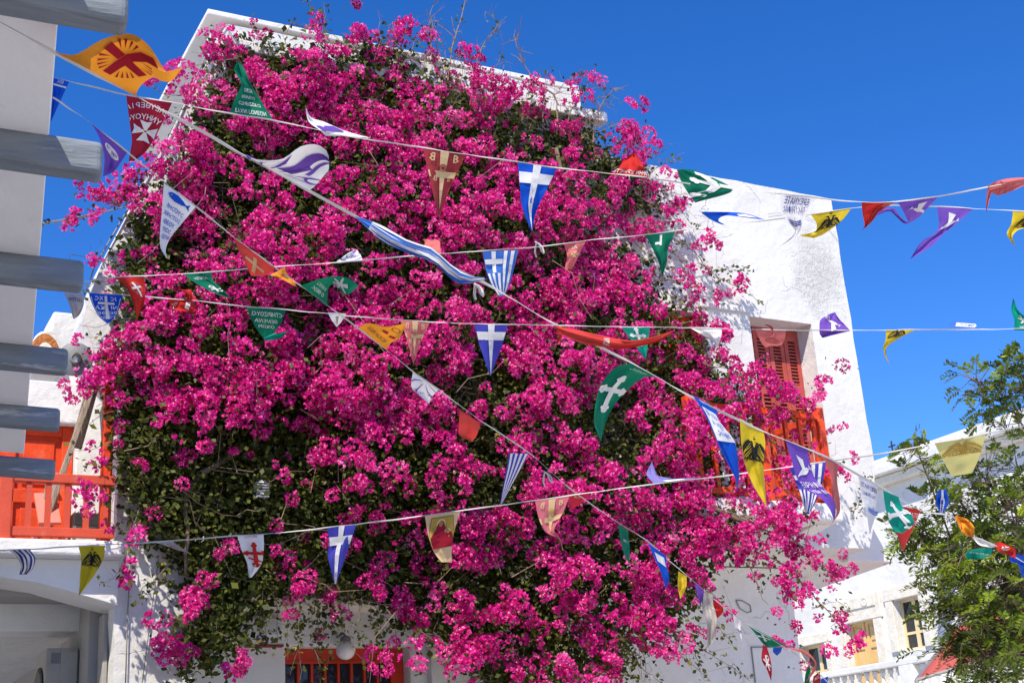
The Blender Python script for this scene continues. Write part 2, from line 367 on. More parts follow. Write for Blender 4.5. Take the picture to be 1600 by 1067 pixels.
sl = B(-6, 2.328, 10.72, 11.798, 3.625, 3.745).build('balcony_slab', WHITE2, lh, bevel=.02)
MB().prism([(.5, 10.9, 3.623), (2.328, 10.9, 3.623), (2.328, 10.9, 3.28), (1.75, 10.9, 3.44), (.5, 10.9, 3.62)], (0, .5, 0)).build('sloping_beam', WHITE2, lh, bevel=.012)
r2 = railing(lh, 1.40, 2.26, 10.80, 3.775, 4.265, 11, RED2, 6, .10, (1.44,))
MB().box(2.17, 2.25, 10.86, 10.95, 3.75, 5.35).build('tall_post', RED, lh, bevel=.006)
for i in range(5): B(1.36, 1.41, 10.92+.16*i, 10.955+.16*i, 3.8, 4.23).build('side_baluster', RED2, r2)
B(1.35, 1.42, 10.86, 11.78, 4.2, 4.265).build('side_rail', RED2, r2)
# passage under the balcony: ceiling, back wall, side wall
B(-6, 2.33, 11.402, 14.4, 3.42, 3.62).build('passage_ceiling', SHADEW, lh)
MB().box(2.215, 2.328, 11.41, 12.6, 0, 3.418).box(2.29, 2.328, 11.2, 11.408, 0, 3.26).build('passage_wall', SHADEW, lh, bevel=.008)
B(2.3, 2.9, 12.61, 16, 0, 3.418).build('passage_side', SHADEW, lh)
B(-6, 1.2, 18, 18.3, 0, 4.2).build('courtyard_wall', WHITE2, lh)
tag(lh)
# rounded chimney shoulder above that roof
ch = MB().prism([(1.72, 12.4, 5.3), (2.3, 12.4, 5.3), (2.3, 12.4, 6.2), (1.99, 12.4, 6.2), (1.97, 12.4, 6.02), (1.88, 12.4, 5.99), (1.83, 12.4, 5.93), (1.82, 12.4, 5.8), (1.80, 12.4, 5.3)], (0, .5, 0)).build('chimney_stack', WHITE2, None, bevel=.03, seg=3)
tag(ch, 'rounded white masonry stack behind the round enamel lamp', 'chimney')
p = uY(70, 552, 12.3)
pot = thing('chimney_arch', 'terracotta arched rim with white centre rising above the low roof', 'chimney pot', tuple(p))
a1 = [(p[0]+.16*cos(t), 12.3, p[2]-.15+.34*sin(t)) for t in np.linspace(0, pi, 17)]
a2 = [(p[0]+.10*cos(t), 12.285, p[2]-.15+.25*sin(t)) for t in np.linspace(0, pi, 17)]
MB().prism(a1, (0, .18, 0)).build('rim', TERRA, pot); MB().prism(a2, (0, .05, 0)).build('infill', mat('cream_plaster', (.75, .68, .55), .9, bump=.01), pot)
# round lamp
dc = Vector(uY(117, 561, 10.72)); ax = Vector((-.28, -1, -.05)).normalized()
dish = thing('reflector_lamp', 'round white enamel lamp with dark grey middle beside the left edge of the flowers', 'lamp', (dc.x, 11.0, dc.z))
prof = [(.004, .0), (.05, .002), (.10, .010), (.128, .022), (.134, .026), (.128, .028), (.10, .016), (.05, .008), (.004, .006)]
MB().lathe(dc-ax*.03, prof, 32, ax).build('reflector', WHITEM, dish)
MB().lathe(dc-ax*.031, [(.134, .024), (.139, .027), (.134, .031)], 32, ax).build('rim', GREYM, dish, True)
MB().lathe(dc+ax*.03+Vector((.012, 0, -.008)), [(.02, -.03), (.042, -.025), (.048, .0), (.044, .03), (.03, .036), (.028, .03), (.01, .03)], 20, ax).build('lamp_holder', GREYM, dish, True)
MB().tube([dc+Vector((.03, .03, 0)), dc+Vector((.05, .16, .02)), Vector((dc.x+.16, 11.01, dc.z+.02))], .012, 6).build('bracket', GREYM, dish)

# leaning planks, seat, barbecue on the balcony
def plank(p0, y0, p1, y1, wdt, th, lab):
    o = MB().bar(uY(*p0, y0), uY(*p1, y1), wdt, th, (0, -1, .15)).build('wooden_plank', TIMBER, None, bevel=.006)
    return tag(o, lab, 'plank', 'weathered planks leaning on the balcony')
plank((178, 512), 11.25, (68, 822), 11.3, .045, .09, 'longer weathered plank leaning from the balcony floor up to the wall')
plank((150, 585), 11.32, (118, 700), 11.36, .10, .02, 'broad pale board nailed along the upper half of the leaning plank')
plank((85, 738), 11.35, (72, 822), 11.35, .11, .02, 'broad pale board standing behind the balcony rail below the plank')
PINK = mat('salmon_paint', (.70, .22, .17), .6, var=.1)
pc = Vector(uY(72, 820, 11.25)); seat = thing('garden_seat', 'salmon painted wooden seat behind the balcony railing', 'chair', (pc.x, pc.y, 3.745))
MB().bar(Vector(uY(78, 818, 11.2)), Vector(uY(70, 772, 11.4)), .17, .03, (0, -1, .3)).build('backrest', PINK, seat)
for i in range(4): MB().box(pc.x-.11, pc.x+.12, 10.93+.065*i, 10.975+.065*i, 3.86, 3.876).build('slat', PINK, seat)
for x in (-.10, .10):
    for y in (10.95, 11.2): B(pc.x+x-.015, pc.x+x+.015, y-.015, y+.015, 3.745, 3.858).build('leg', PINK, seat)
bq = Vector(uY(133, 800, 11.45)); bbq = thing('barbecue', 'small black barbecue tray on legs on the red balcony', 'barbecue', (bq.x, bq.y, 3.745))
B(bq.x-.11, bq.x+.14, bq.y-.12, bq.y+.12, 3.98, 4.09).build('fire_tray', BLACK, bbq, bevel=.01)
for x in (-.10, .13):
    for y in (-.11, .11): B(bq.x+x-.012, bq.x+x+.012, bq.y+y-.012, bq.y+y+.012, 3.745, 3.98).build('leg', GREYM, bbq)
for i in range(9): MB().tube([(bq.x-.10+.027*i, bq.y-.12, 4.097), (bq.x-.10+.027*i, bq.y+.12, 4.097)], .004, 4).build('grill_bar', GREYM, bbq)
# air conditioner under the balcony
q0 = uY(72, 1012, 11.75); q1 = uY(120, 1004, 11.75); x0, x1, zt = q0[0], q1[0]+.02, q0[2]
ac = thing('air_conditioner', 'old cream air conditioner unit under the white balcony', 'air conditioner', ((x0+x1)/2, 11.75, zt-.62))
CREAM = mat('aged_cream_metal', (.34, .32, .28), .6, var=.15, dirt=(.12, .1, .08), dirt_scale=6, dirt_lo=.6)
xm = x0+(x1-x0)*.45
B(x0, x1, 11.75, 12.2, zt-.62, zt).build('casing', CREAM, ac, bevel=.012)
B(xm, x1-.01, 11.738, 11.749, zt-.30, zt-.03).build('service_cover', CREAM, ac, bevel=.004)
B(xm-.07, xm-.01, 11.735, 11.749, zt-.12, zt-.04).build('handle', GREYM, ac)
MB().lathe((x0-.001, 11.98, zt-.33), [(.2, 0), (.2, .012), (.17, .02), (.05, .02)], 24, (-1, 0, 0)).build('fan_grille', BLACK, ac)
for i in range(7): MB().tube([(xm+.015, 11.736, zt-.42-.018*i), (x1-.02, 11.736, zt-.42-.018*i)], .003, 4).build('vent_slot', BLACK, ac)
wire([(x1+.0, 11.72, zt+.05), (x1+.03, 11.70, zt+.04), (x1+.045, 11.70, zt-.02), (x1+.045, 11.70, zt-.9)], .022, 'pipe', CREAM, ac, 8)
wire([(x1-.02, 11.73, zt-.45), (x1+.01, 11.71, zt-.42), (x1+.025, 11.72, zt-.3), (x1+.02, 11.72, zt-.1)], .014, 'hose', CREAM, ac, 8)

# ------------------------------------------------------------------ eaves with projecting beams at the top left
dS = Vector((.74, 5.32, 0)).normalized(); dB = Vector((dS.y, -dS.x, 0)); dB = (dB+Vector((0, 0, -.06))).normalized()
eave = thing('beamed_house', 'house edge at left with white eave slab on grey timber beams', 'house', (-1.5, 6, 0))
A = Vector((.483, 3.09, 3.842)); E = Vector((1.212, 8.36, 3.842))
MB().prism([A-dS*3, E+dS*.25, E+dS*.25-dB*2.6, A-dS*3-dB*2.6], (0, 0, .05)).build('eave_slab', EAVEW, eave, bevel=.01)
tips = [(196, 62), (157, 290), (128, 462), (104, 590), (92, 677), (85, 752)]
for k, (px, py) in enumerate(tips):
    z = 3.72; T = Vector(uZ(px, py, z)); wd = .105; h = .118
    c = T-dS*wd/2
    mb = MB(); vs = []
    for t in (0, -2.4):
        for i, j in ((-1, 0), (1, 0), (1, 1), (-1, 1)): vs.append(c+dB*t+dS*(wd/2*i)+Vector((0, 0, h*j)))
    mb.add(vs, [(0, 1, 2, 3), (7, 6, 5, 4), (0, 4, 5, 1), (1, 5, 6, 2), (2, 6, 7, 3), (3, 7, 4, 0)])
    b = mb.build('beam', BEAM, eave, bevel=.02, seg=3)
W_ = A-dB*1.9
MB().prism([W_-dS*3, W_+dS*5.8, W_+dS*5.8-dB*3, W_-dS*3-dB*3], (0, 0, -3.84)).build('wall', WHITE2, eave)
U_ = A-dB*1.5-dS*.45+Vector((0, 0, .052))
MB().prism([U_, U_+dS*3.9, U_+dS*3.9-dB*3, U_-dB*3], (0, 0, 4.95)).build('unseen_shade_block', WHITE2, eave)  # unseen block, added to keep the sun off the farther beams

# ------------------------------------------------------------------ neoclassical house at the right
XR = 19.0; kR = XR/13
nh = thing('neoclassical_house', 'cream and white neoclassical house with stone window surrounds behind the tree', 'house', (XR+3, 18, 0))
def yz(px, py, X=XR): q = uX(px, py, X); return q[1], q[2]
zt = yz(1370, 721)[1]; zc = yz(1372, 751)[1]
wy0, wz1 = yz(1436, 929); wy1, _ = yz(1396, 938); wz0 = yz(1415, 1016)[1]
dy0, dz1 = yz(1366, 966); dy1, _ = yz(1321, 976); dz0 = dz1-2.0
sy0, sz1 = yz(1290, 1003); sy1, _ = yz(1250, 1012); sz0 = sz1-1.6
wr = MB()
def ysheet(mb, outer, holes, x0, x1):
    t = MB().sheet([(y, z) for y, z in outer], [[(y, z) for y, z in h] for h in holes], 0, 1)
    mb.add([(x0+(x1-x0)*v[1], v[0], v[2]) for v in t.v], t.f); return mb
def h4(y0, y1, z0, z1): return [(y0, z0), (y1, z0), (y1, z1), (y0, z1)]
ysheet(wr, [(6, 0), (34, 0), (34, zc-.02), (6, zc-.02)], [h4(wy0, wy1, wz0, wz1), h4(dy0, dy1, dz0, dz1), h4(sy0, sy1, sz0, sz1)], XR, XR+.45).build('wall', WHITE2, nh)
B(XR+.46, XR+8, 6, 34, 0, zc-.02).build('body', WHITE2, nh)
B(XR-.38, XR+8, 5.8, 34, zc, zc+.16).build('cornice', WHITE2, nh, bevel=.02)
B(XR-.22, XR-.001, 6, 34, zc-.16, zc-.002).build('cornice_moulding', STONE, nh, bevel=.03)
B(XR-.12, XR+.4, 6, 34, zc+.162, zt).build('parapet', stucco('old_limewash', (.74, .71, .64)), nh, bevel=.02)
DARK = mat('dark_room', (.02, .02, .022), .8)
def surround(y0, y1, z0, z1, t, tl):
    B(XR-.05, XR-.002, y0-t, y0-.001, z0, z1).build('stone_jamb', STONE, nh, bevel=.01)
    B(XR-.05, XR-.002, y1+.001, y1+t, z0, z1).build('stone_jamb', STONE, nh, bevel=.01)
    B(XR-.06, XR-.002, y0-t-.03, y1+t+.03, z1+.001, z1+tl).build('stone_lintel', STONE, nh, bevel=.012)
def casement(y0, y1, z0, z1, rows=3):
    f = MB(); t = .05; ym = (y0+y1)/2
    for a, b in ((y0, y0+t), (y1-t, y1), (ym-.045, ym+.045)): f.box(XR+.16, XR+.22, a, b, z0, z1)
    for z in [z0+(z1-z0)*i/rows for i in range(rows+1)]:
        zz = min(max(z, z0+t/2), z1-t/2)
        for a, b in ((y0+t, ym-.045), (ym+.045, y1-t)): f.box(XR+.165, XR+.215, a, b, zz-t/2, zz+t/2)
    fo = f.build('window', mat('pale_yellow_paint', (.72, .58, .33), .5, var=.06), nh)
    for i in range(rows):
        for a, b in ((y0+t, ym-.045), (ym+.045, y1-t)):
            B(XR+.185, XR+.19, a, b, z0+(z1-z0)*i/rows+t/2, z0+(z1-z0)*(i+1)/rows-t/2).build('pane', GLASS, fo)
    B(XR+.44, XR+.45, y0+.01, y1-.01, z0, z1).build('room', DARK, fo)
casement(wy0, wy1, wz0, wz1); surround(wy0, wy1, wz0, wz1, .2, .24)
casement(sy0, sy1, sz0, sz1); surround(sy0, sy1, sz0, sz1, .16, .2)
surround(dy0, dy1, dz0, dz1, .24, .5)
B(XR-.085, XR-.061, dy0-.16, dy1+.2, dz1+.24, dz1+.46).build('carved_panel', STONE, nh, bevel=.012)
for yy in (dy0+.12, dy1-.2):
    MB().lathe((XR-.087, yy, dz1+.35), [(.085, -.004), (.085, .012), (.06, .012), (.055, .002), (.02, .002), (.018, .012)], 16, (-1, 0, 0)).build('carved_rosette', STONE, nh)
dd = B(XR+.14, XR+.19, dy0, dy1, dz0, dz1).build('door', OCHRE, nh)
ym = (dy0+dy1)/2
for y0, y1 in ((dy0, ym-.012), (ym+.012, dy1)):
    B(XR+.115, XR+.139, y0+.01, y0+.075, dz0, dz1).build('stile', OCHRE, dd); B(XR+.115, XR+.139, y1-.075, y1-.01, dz0, dz1).build('stile', OCHRE, dd)
    zz = [dz1-.06, dz1-.42, dz1-.52, dz1-.88, dz1-.98, dz1-1.34, dz1-1.44, dz1-1.9]
    for i in range(0, 8, 2):
        B(XR+.115, XR+.139, y0+.08, y1-.08, zz[i], zz[i]+.06).build('rail', OCHRE, dd)
        B(XR+.12, XR+.139, y0+.12, y1-.12, zz[i+1]+.04, zz[i]-.05).build('panel', OCHRE, dd, bevel=.015)
B(XR-.11, XR-.002, 6, 34, dz0-.62, dz0-.5).build('string_course', STONE, nh)
# balustrade of its balcony
XB = XR-.75
by, bz = yz(1292, 1050, XB); 
bal = MB().box(XB-.13, XB+.13, 10, 34, bz-.12, bz).build('balustrade', WHITE2, nh, bevel=.02)
prof = [(.055, 0), (.055, .05), (.035, .07), (.05, .14), (.072, .22), (.075, .28), (.05, .40), (.033, .50), (.03, .55), (.05, .58), (.055, .60), (.055, .66)]
bme = MB().lathe((0, 0, 0), prof, 10).mesh('baluster', WHITE2, True)
ya = yz(1432, 1024, XB)[0]; yb_ = yz(1411, 1030, XB)[0]
yc = yb_+.05
while yc < 26:
    inst('baluster', bme, bal, (XB, yc+.1, bz-.785)); yc += .215
B(XB-.15, XB+.15, ya, yb_, bz-.9, bz-.122).build('pier', WHITE2, bal, bevel=.01)
yc = ya-.12
while yc > 11: inst('baluster', bme, bal, (XB, yc, bz-.785)); yc -= .215
B(XB-.14, XR-.002, 10, 34, bz-.92, bz-.79).build('balcony_slab', WHITE2, bal)
# chimney-like rounded fin of the house in front of it and a small roof cross
fin = B(XR-.30, XR-.13, 5.9, 34, zc+.162, zc+.30).build('gutter_step', WHITE2, nh, bevel=.02)
MB().prism([uX(1447, 880, 18.2), uX(1450, 790, 18.2), uX(1446, 755, 18.2), uX(1449, 748, 18.2), uX(1454, 752, 18.2), uX(1460, 790, 18.2), uX(1462, 878, 18.2)], (.25, 0, 0)).build('white_fin', WHITE2, nh, bevel=.02)
q = uX(1396, 712, 19.2); cross = thing('roof_cross', 'tiny dark metal cross on the far roof edge', 'cross', (q[0], q[1], q[2]))
MB().tube([(q[0], q[1], q[2]-.1), (q[0], q[1], q[2]+.30)], .018, 6).build('upright', BLACK, cross)
MB().tube([(q[0], q[1]-.09, q[2]+.2), (q[0], q[1]+.09, q[2]+.2)], .016, 6).build('arm', BLACK, cross)

# lamp and box by the entrance
lc = Vector(uY(540, 1015, 11.55)); lamp = thing('globe_lamp', 'frosted white globe lamp above the red entrance door', 'lamp', (lc.x, 11.75, lc.z))
MB().lathe(lc-Vector((0, 0, .085)), [(.085*sin(t)+.001, .085*(1-cos(t))) for t in np.linspace(0, pi, 15)], 20).build('globe', mat('opal_glass', (.78, .74, .68), .25), lamp, True)
MB().lathe(lc+Vector((0, 0, .078)), [(.045, 0), (.05, .02), (.035, .04), (.012, .045)], 14).build('cap', GREYM, lamp)
MB().tube([lc+Vector((0, 0, .12)), lc+Vector((0, .05, .15)), Vector((lc.x, 11.752, lc.z+.14))], .012, 6).build('bracket', GREYM, lamp)
a = uY(386, 965, 11.68); b = uY(443, 1006, 11.68)
bx = thing('vent_box', 'white louvred wall box with round number sticker and red base beside the door', 'wall box', ((a[0]+b[0])/2, 11.749, b[2]))
B(a[0], b[0], 11.68, 11.749, b[2], a[2]).build('casing', WHITEM, bx, bevel=.006)
for i in range(7): B(a[0]+.012, b[0]-.012, 11.668, 11.679, a[2]-.02-.021*i, a[2]-.012-.021*i).build('louvre', WHITEM, bx)
B(a[0], b[0], 11.672, 11.749, b[2]-.02, b[2]-.002).build('red_base', mat('dark_red_plastic', (.25, .02, .02), .5), bx)
c = uY(409, 997, 11.676)
MB().lathe((c[0], 11.678, c[2]), [(.05, 0), (.05, .003)], 24, (0, -1, 0)).build('number_sticker', mat('navy_print', (.06, .07, .16), .4), bx)
MB().prism([(c[0]-.048, 11.674, c[2]-.012), (c[0]+.048, 11.674, c[2]-.012), (c[0]+.03, 11.674, c[2]-.04), (c[0]-.03, 11.674, c[2]-.04)], (0, .002, 0)).build('sticker_band', mat('red_print', (.5, .03, .03), .4), bx)

# ================================================================== bougainvillea
BRACT = mat('bougainvillea_bract', (.6, .01, .25), .55, attr='tint', ramp=[(0, (.44, .004, .145)), (.35, (.75, .013, .29)), (.75, (.88, .038, .395)), (.93, (.93, .18, .53)), (.955, (.84, .62, .55))], trans=.42, spec=.25)
LEAF = mat('bougainvillea_leaf', (.06, .09, .02), .5, attr='tint', ramp=[(0, (.016, .027, .006)), (.45, (.052, .068, .011)), (.8, (.14, .15, .024)), (1, (.30, .24, .05))], trans=.3, spec=.2)
BARK = mat('vine_bark', (.17, .125, .09), .9, bump=.006, bscale=30, var=.35, vscale=10)
TWIG = mat('dry_twig', (.23, .16, .12), .9, var=.3, vscale=10)

# how full of flowers each 40 x 40 px cell of the photograph's plant is (0..9); column 0 starts at x = 80
FL = """
00000000002100000000000000000000
00000031312356600000000000000000
00001025788776543210100000000000
00020247788887676421120000000000
00000547878788777633322200000000
00015763866677756565445300000000
00027864733235536657665300000000
04233677643446767756455530000000
02036765654766767768853300000000
00167754457455787678974310000000
01245656578746467778887520000000
00124576564578556688888621100000
00046666666567566577756544000000
02235576777777875578765643320000
03466677777677767577776446655420
32354568766888775357775666654700
01235565766676654446664576643520
01123253445565544446654477653201
01012111223444555365555677652301
01001010312314454355566677653310
00010000110123555454555567766400
00000010011223455544544457765410
00000100321134344454665665456530
00000500022013214564644663104630
00000100020000345444535463002671
00000230200003325544552430000330
00000102000000000056764100000000
""".split()
FG = np.array([[int(c) for c in r] for r in FL], float)
FG[15, 4] = 4; FG[14:20, 24:26] += .9; FG[20:, 26:] *= .86; FG[12:16, 27:29] *= .62; FG[16:, 2:12] *= .85; FG[16:, :9] *= .85; FG[5:17, 8:24] *= 1.05
mass = np.array([(345, 78), (400, 72), (470, 88), (540, 78), (600, 68), (660, 90), (700, 115), (740, 152), (800, 172), (880, 185), (915, 205), (945, 245), (985, 270), (1020, 292), (1030, 318), (985, 335), (930, 332),
                 (925, 370), (985, 395), (1012, 425), (1030, 462), (1048, 492), (1088, 522), (1100, 560), (1150, 605), (1160, 650), (1115, 700), (1112, 760), (1165, 800), (1160, 850), (1105, 880), (1085, 940),
                 (1040, 985), (1000, 1005), (945, 1075), (770, 1075), (740, 1030), (700, 1000), (640, 970), (600, 930), (500, 915), (430, 925), (380, 955), (370, 1000), (345, 1040), (290, 1045), (280, 1020),
                 (300, 950), (290, 900), (250, 840), (205, 770), (190, 690), (185, 630), (168, 585), (205, 520), (195, 470), (195, 400), (232, 325), (272, 272), (300, 205), (330, 140)], float)
def inside(P, poly):
    x, y = P[:, 0], P[:, 1]; r = np.zeros(len(P), bool); n = len(poly)
    for i in range(n):
        x0, y0 = poly[i]; x1, y1 = poly[(i+1) % n]
        c = (y0 > y) != (y1 > y)
        with np.errstate(divide='ignore', invalid='ignore'): r ^= c & (x < (x1-x0)*(y-y0)/(y1-y0)+x0)
    return r
# how far the plant stands off the wall (metres)
BP = [(340, 80, .22), (600, 75, .3), (880, 190, .28), (1020, 300, .22), (450, 200, .55), (750, 260, .6), (230, 330, .3), (500, 400, .85), (800, 400, .8), (970, 430, .42), (200, 560, .42), (400, 600, .95), (650, 600, 1.05), (900, 600, .95),
      (1080, 560, .4), (1150, 620, .75), (1200, 620, .85), (250, 760, .5), (400, 720, .66), (600, 720, .92), (800, 740, 1.0), (1000, 720, .95), (1130, 820, 1.0), (300, 900, .35), (300, 1020, .4), (450, 860, .5), (620, 880, .6), (760, 900, .85), (950, 900, 1.0), (1180, 880, 1.1), (1290, 960, 1.25), (800, 1060, .7), (950, 1050, .8), (550, 960, .3)]
BA = np.array(BP, float)
def bulge(P):
    d = ((P[:, None, :]-BA[None, :, :2])**2).sum(2)+400
    wt = 1/d**1.5
    return (wt*BA[None, :, 2]).sum(1)/wt.sum(1)
_NC = RNG.normal(size=(40, 3)); _NP = RNG.uniform(0, 6.28, 40)
def lump(P, s=60.):
    """smooth noise -1..1 over the photograph's plane"""
    r = np.zeros(len(P))
    for k in range(24): r += np.sin(P[:, 0]/s*_NC[k, 0]*1.6+P[:, 1]/s*_NC[k, 1]*1.6+_NP[k])
    return r/5.
def fgrid(P):
    c = np.clip((P[:, 0]-80)/40-.5, 0, 30.999); r = np.clip(P[:, 1]/40-.5, 0, 25.999)
    ci, ri = c.astype(int), r.astype(int); u, v = c-ci, r-ri
    return FG[ri, ci]*(1-u)*(1-v)+FG[ri, ci+1]*u*(1-v)+FG[ri+1, ci]*(1-u)*v+FG[ri+1, ci+1]*u*v
def toworld(P, Y):
    q = CF[None]+((P[:, 0]-800)/FPX)[:, None]*CR-((P[:, 1]-533.5)/FPX)[:, None]*CU
    return CO+q*((Y-CO[1])/q[:, 1])[:, None]
def frames(N, rng):
    """random frames whose third axis is N"""
    N = N/np.linalg.norm(N, axis=1, keepdims=True)
    A = rng.normal(size=N.shape); A -= (A*N).sum(1, keepdims=True)*N; A /= np.linalg.norm(A, axis=1, keepdims=True)
    return A, np.cross(N, A), N
def bract_quads(base, X, Yv, Z, L, wd, cup):
    """folded ovate bracts: base point, width axis X, length axis Yv, face axis Z"""
    n = len(base); L = L[:, None]; wd = wd[:, None]; cup = cup[:, None]
    V = np.stack([base, base+Yv*L*.55-X*wd*.5+Z*cup, base+Yv*L, base+Yv*L*.5+X*wd*.5+Z*cup], 1).reshape(-1, 3)
    return V, np.arange(n*4).reshape(n, 4)
def flower_cluster(rng, r, nf):
    """a head of flowers, each of three bracts, round a point; opens towards +z"""
    D = rng.normal(size=(nf, 3)); D[:, 2] = np.abs(D[:, 2])*.9-.15; D /= np.linalg.norm(D, axis=1, keepdims=True)
    P = D*(r*rng.uniform(.45, 1.05, nf)**.6)[:, None]*np.array([1, 1, .8])
    X, Y, Z = frames(D+rng.normal(size=(nf, 3))*.45, rng)
    ft = rng.beta(2.2, 2.2, nf); vs = []; qs = []; ts = []; o = 0
    L = rng.uniform(.025, .036, nf)
    for k in range(3):
        a = 2*pi*k/3+rng.normal(size=nf)*.2; c, s = np.cos(a)[:, None], np.sin(a)[:, None]
        rad = X*c+Y*s; tg = -X*s+Y*c; op = rng.uniform(.5, 1.15, nf)[:, None]
        ln = rad*np.sin(op)+Z*np.cos(op); fc = rad*-np.cos(op)+Z*np.sin(op)
        V, Q = bract_quads(P, tg, ln, fc, L*rng.uniform(.85, 1.1, nf), L*.86, -L*rng.uniform(.06, .28, nf))
        vs.append(V); qs.append(Q+o); o += len(V); ts.append(np.clip(ft+rng.normal(size=nf)*.1, 0, .93))
    k = rng.random(nf) < .42                            # the small cream flower inside the bracts
    c = P[k]+Z[k]*.017; V, Q = bract_quads(c-Y[k]*.006, X[k], Y[k], Z[k], np.full(k.sum(), .013), np.full(k.sum(), .012), np.full(k.sum(), .003))
    vs.append(V); qs.append(Q+o); o += len(V); ts.append(np.ones(k.sum()))
    return np.concatenate(vs), np.concatenate(qs), np.concatenate(ts)
TPL = [flower_cluster(RNG, RNG.uniform(.060, .088), int(RNG.integers(26, 42))) for _ in range(10)]
TPS = [flower_cluster(RNG, RNG.uniform(.035, .06), int(RNG.integers(7, 14))) for _ in range(6)]
TME = [npmesh('flower_cluster', V, Q, BRACT, T) for V, Q, T in TPL]

vine = thing('bougainvillea', 'huge magenta bougainvillea in full flower covering the white house front', 'climbing plant', tuple(uY(790, 1060, 11.5)*np.array([1, 1, 0])+np.array([0, 0, 0])))

# flower heads
cl = []
for r in range(27):
    for c in range(32):
        f = FG[r, c]
        if f <= 0: continue
        k = RNG.poisson((f/9)**1.4*9.6)
        if f <= 2 and k == 0 and RNG.random() < .5: k = 1
        for _ in range(k): cl.append((80+40*(c+RNG.random()), 40*(r+RNG.random())))
CLP = np.array(cl)
# cluster them further by pulling points towards peaks of a fine noise
lv = .6*lump(CLP, 24.)+.7*lump(CLP[:, ::-1]*np.array([1, -1.]), 15.); keep = RNG.random(len(CLP)) < np.clip(.70+.74*lv+(fgrid(CLP)-5)*.03, .18, 1)
CLP = CLP[keep]; nC = len(CLP)
dep = bulge(CLP)*(1+.0*lump(CLP))+lump(CLP, 55.)*.13+lump(CLP, 24.)*.07+RNG.normal(size=nC)*.05
dep = np.clip(dep, .06, 1.5)
CW = toworld(CLP, 11-dep)
out = np.array([0, -1., .35])+RNG.normal(size=(nC, 3))*.55
AX = frames(out, RNG)
scl = RNG.uniform(.5, 1.0, nC)**1.0*1.28*np.where(fgrid(CLP) < 2.5, .8, 1.0)
order = np.argsort(-(scl/np.linalg.norm(CW-CO, axis=1)))
big = set()
for i in order:
    if len(big) >= 300: break
    if 5 < CLP[i, 0] < 1590 and 5 < CLP[i, 1] < 1060: big.add(int(i))
VV = []; QQ = []; TT = []; off = 0
vinv = vine.matrix_world.inverted()
for i in range(nC):
    R = np.stack([AX[0][i], AX[1][i], AX[2][i]], 1)*scl[i]
    if i in big:
        M = Matrix([[*R[0], CW[i, 0]], [*R[1], CW[i, 1]], [*R[2], CW[i, 2]], [0, 0, 0, 1]])
        o = bpy.data.objects.new('flower_cluster', TME[i % 10]); C.objects.link(o); o.parent = vine; o.matrix_parent_inverse = vinv; o.matrix_basis = M
    else:
        V, Q, T = TPL[i % 10]; VV.append(V @ R.T+CW[i]); QQ.append(Q+off); TT.append(np.where(T > .95, T, np.clip(T+RNG.normal()*.22, 0, .93))); off += len(V)
# small stray flowers
SP = []
for r in range(27):
    for c in range(32):
        f = FG[r, c]
        for _ in range(RNG.poisson(f*.28)): SP.append((80+40*(c+RNG.random()*1.3-.15), 40*(r+RNG.random()*1.3-.15)))
SP = np.array(SP); dS_ = np.clip(bulge(SP)+lump(SP, 55.)*.13+RNG.uniform(-.12, .12, len(SP)), .05, 1.5); SW = toworld(SP, 11-dS_)
def add_small(pos, s=1.0):
    global off
    V, Q, T = TPS[int(RNG.integers(6))]; A, B_, N = frames(np.array([[0, -.8, .4]])+RNG.normal(size=(1, 3))*.7, RNG)
    R = np.stack([A[0], B_[0], N[0]], 1)*s
    VV.append(V @ R.T+pos); QQ.append(Q+off); TT.append(T); off += len(V)
for p in SW: add_small(p, RNG.uniform(.7, 1.2))

# leaves
LV = []; LN = []; LT = []
def leaves_at(P, n, spread, rng=RNG, tl=.45):
    """n leaves in a clump round each row of P"""
    k = len(P); Q = np.repeat(P, n, 0)+rng.normal(size=(k*n, 3))*spread
    LV.append(Q); LN.append(np.array([0, -.75, .6])+rng.normal(size=(k*n, 3))*.75)
    LT.append(np.clip(np.repeat(rng.beta(2, 2.2, k), n)*.55+rng.beta(2, 2.5, k*n)*.55*tl/.45-.05, 0, 1))
def LP_cnt(): return np.concatenate(LV)[:0] if not LV else np.zeros(sum(len(q) for q in LV[:-1]))
def sample_mass(n):
    P = np.stack([RNG.uniform(150, 1180, n), RNG.uniform(50, 1075, n)], 1); P = P[inside(P, mass)]
    thin = (P[:, 1] < 112+.33*(P[:, 0]-640)) & (P[:, 0] > 640)
    return P[~thin | (RNG.random(len(P)) < .30)]
P = sample_mass(5200); leaves_at(toworld(P, 11-np.clip(bulge(P)*RNG.uniform(.55, 1.02, len(P))+lump(P, 55.)*.10-.05, .05, 1.4)), 9, .075)
P = sample_mass(9500); leaves_at(toworld(P, 11-np.clip(bulge(P)*RNG.uniform(.06, .62, len(P)), .05, .8)), 11, .08); BACKN = (len(LP_cnt()), len(P)*11)
leaves_at(CW+np.array([0, .06, -.01]), 3, .07)
leaves_at(SW, 3, .05)
# twigs inside the plant
TWV = MB()
P = sample_mass(620)
for p in P:
    a = np.array(toworld(p[None], 11-bulge(p[None])*RNG.uniform(.5, 1.0))[0]); d = RNG.normal(size=3)*np.array([.16, .10, .16])
    TWV.tube([a, a+d*.6+RNG.normal(size=3)*.03, a+d*1.2+RNG.normal(size=3)*.05, a+d*1.7+RNG.normal(size=3)*.08], .0045, 3, .002)

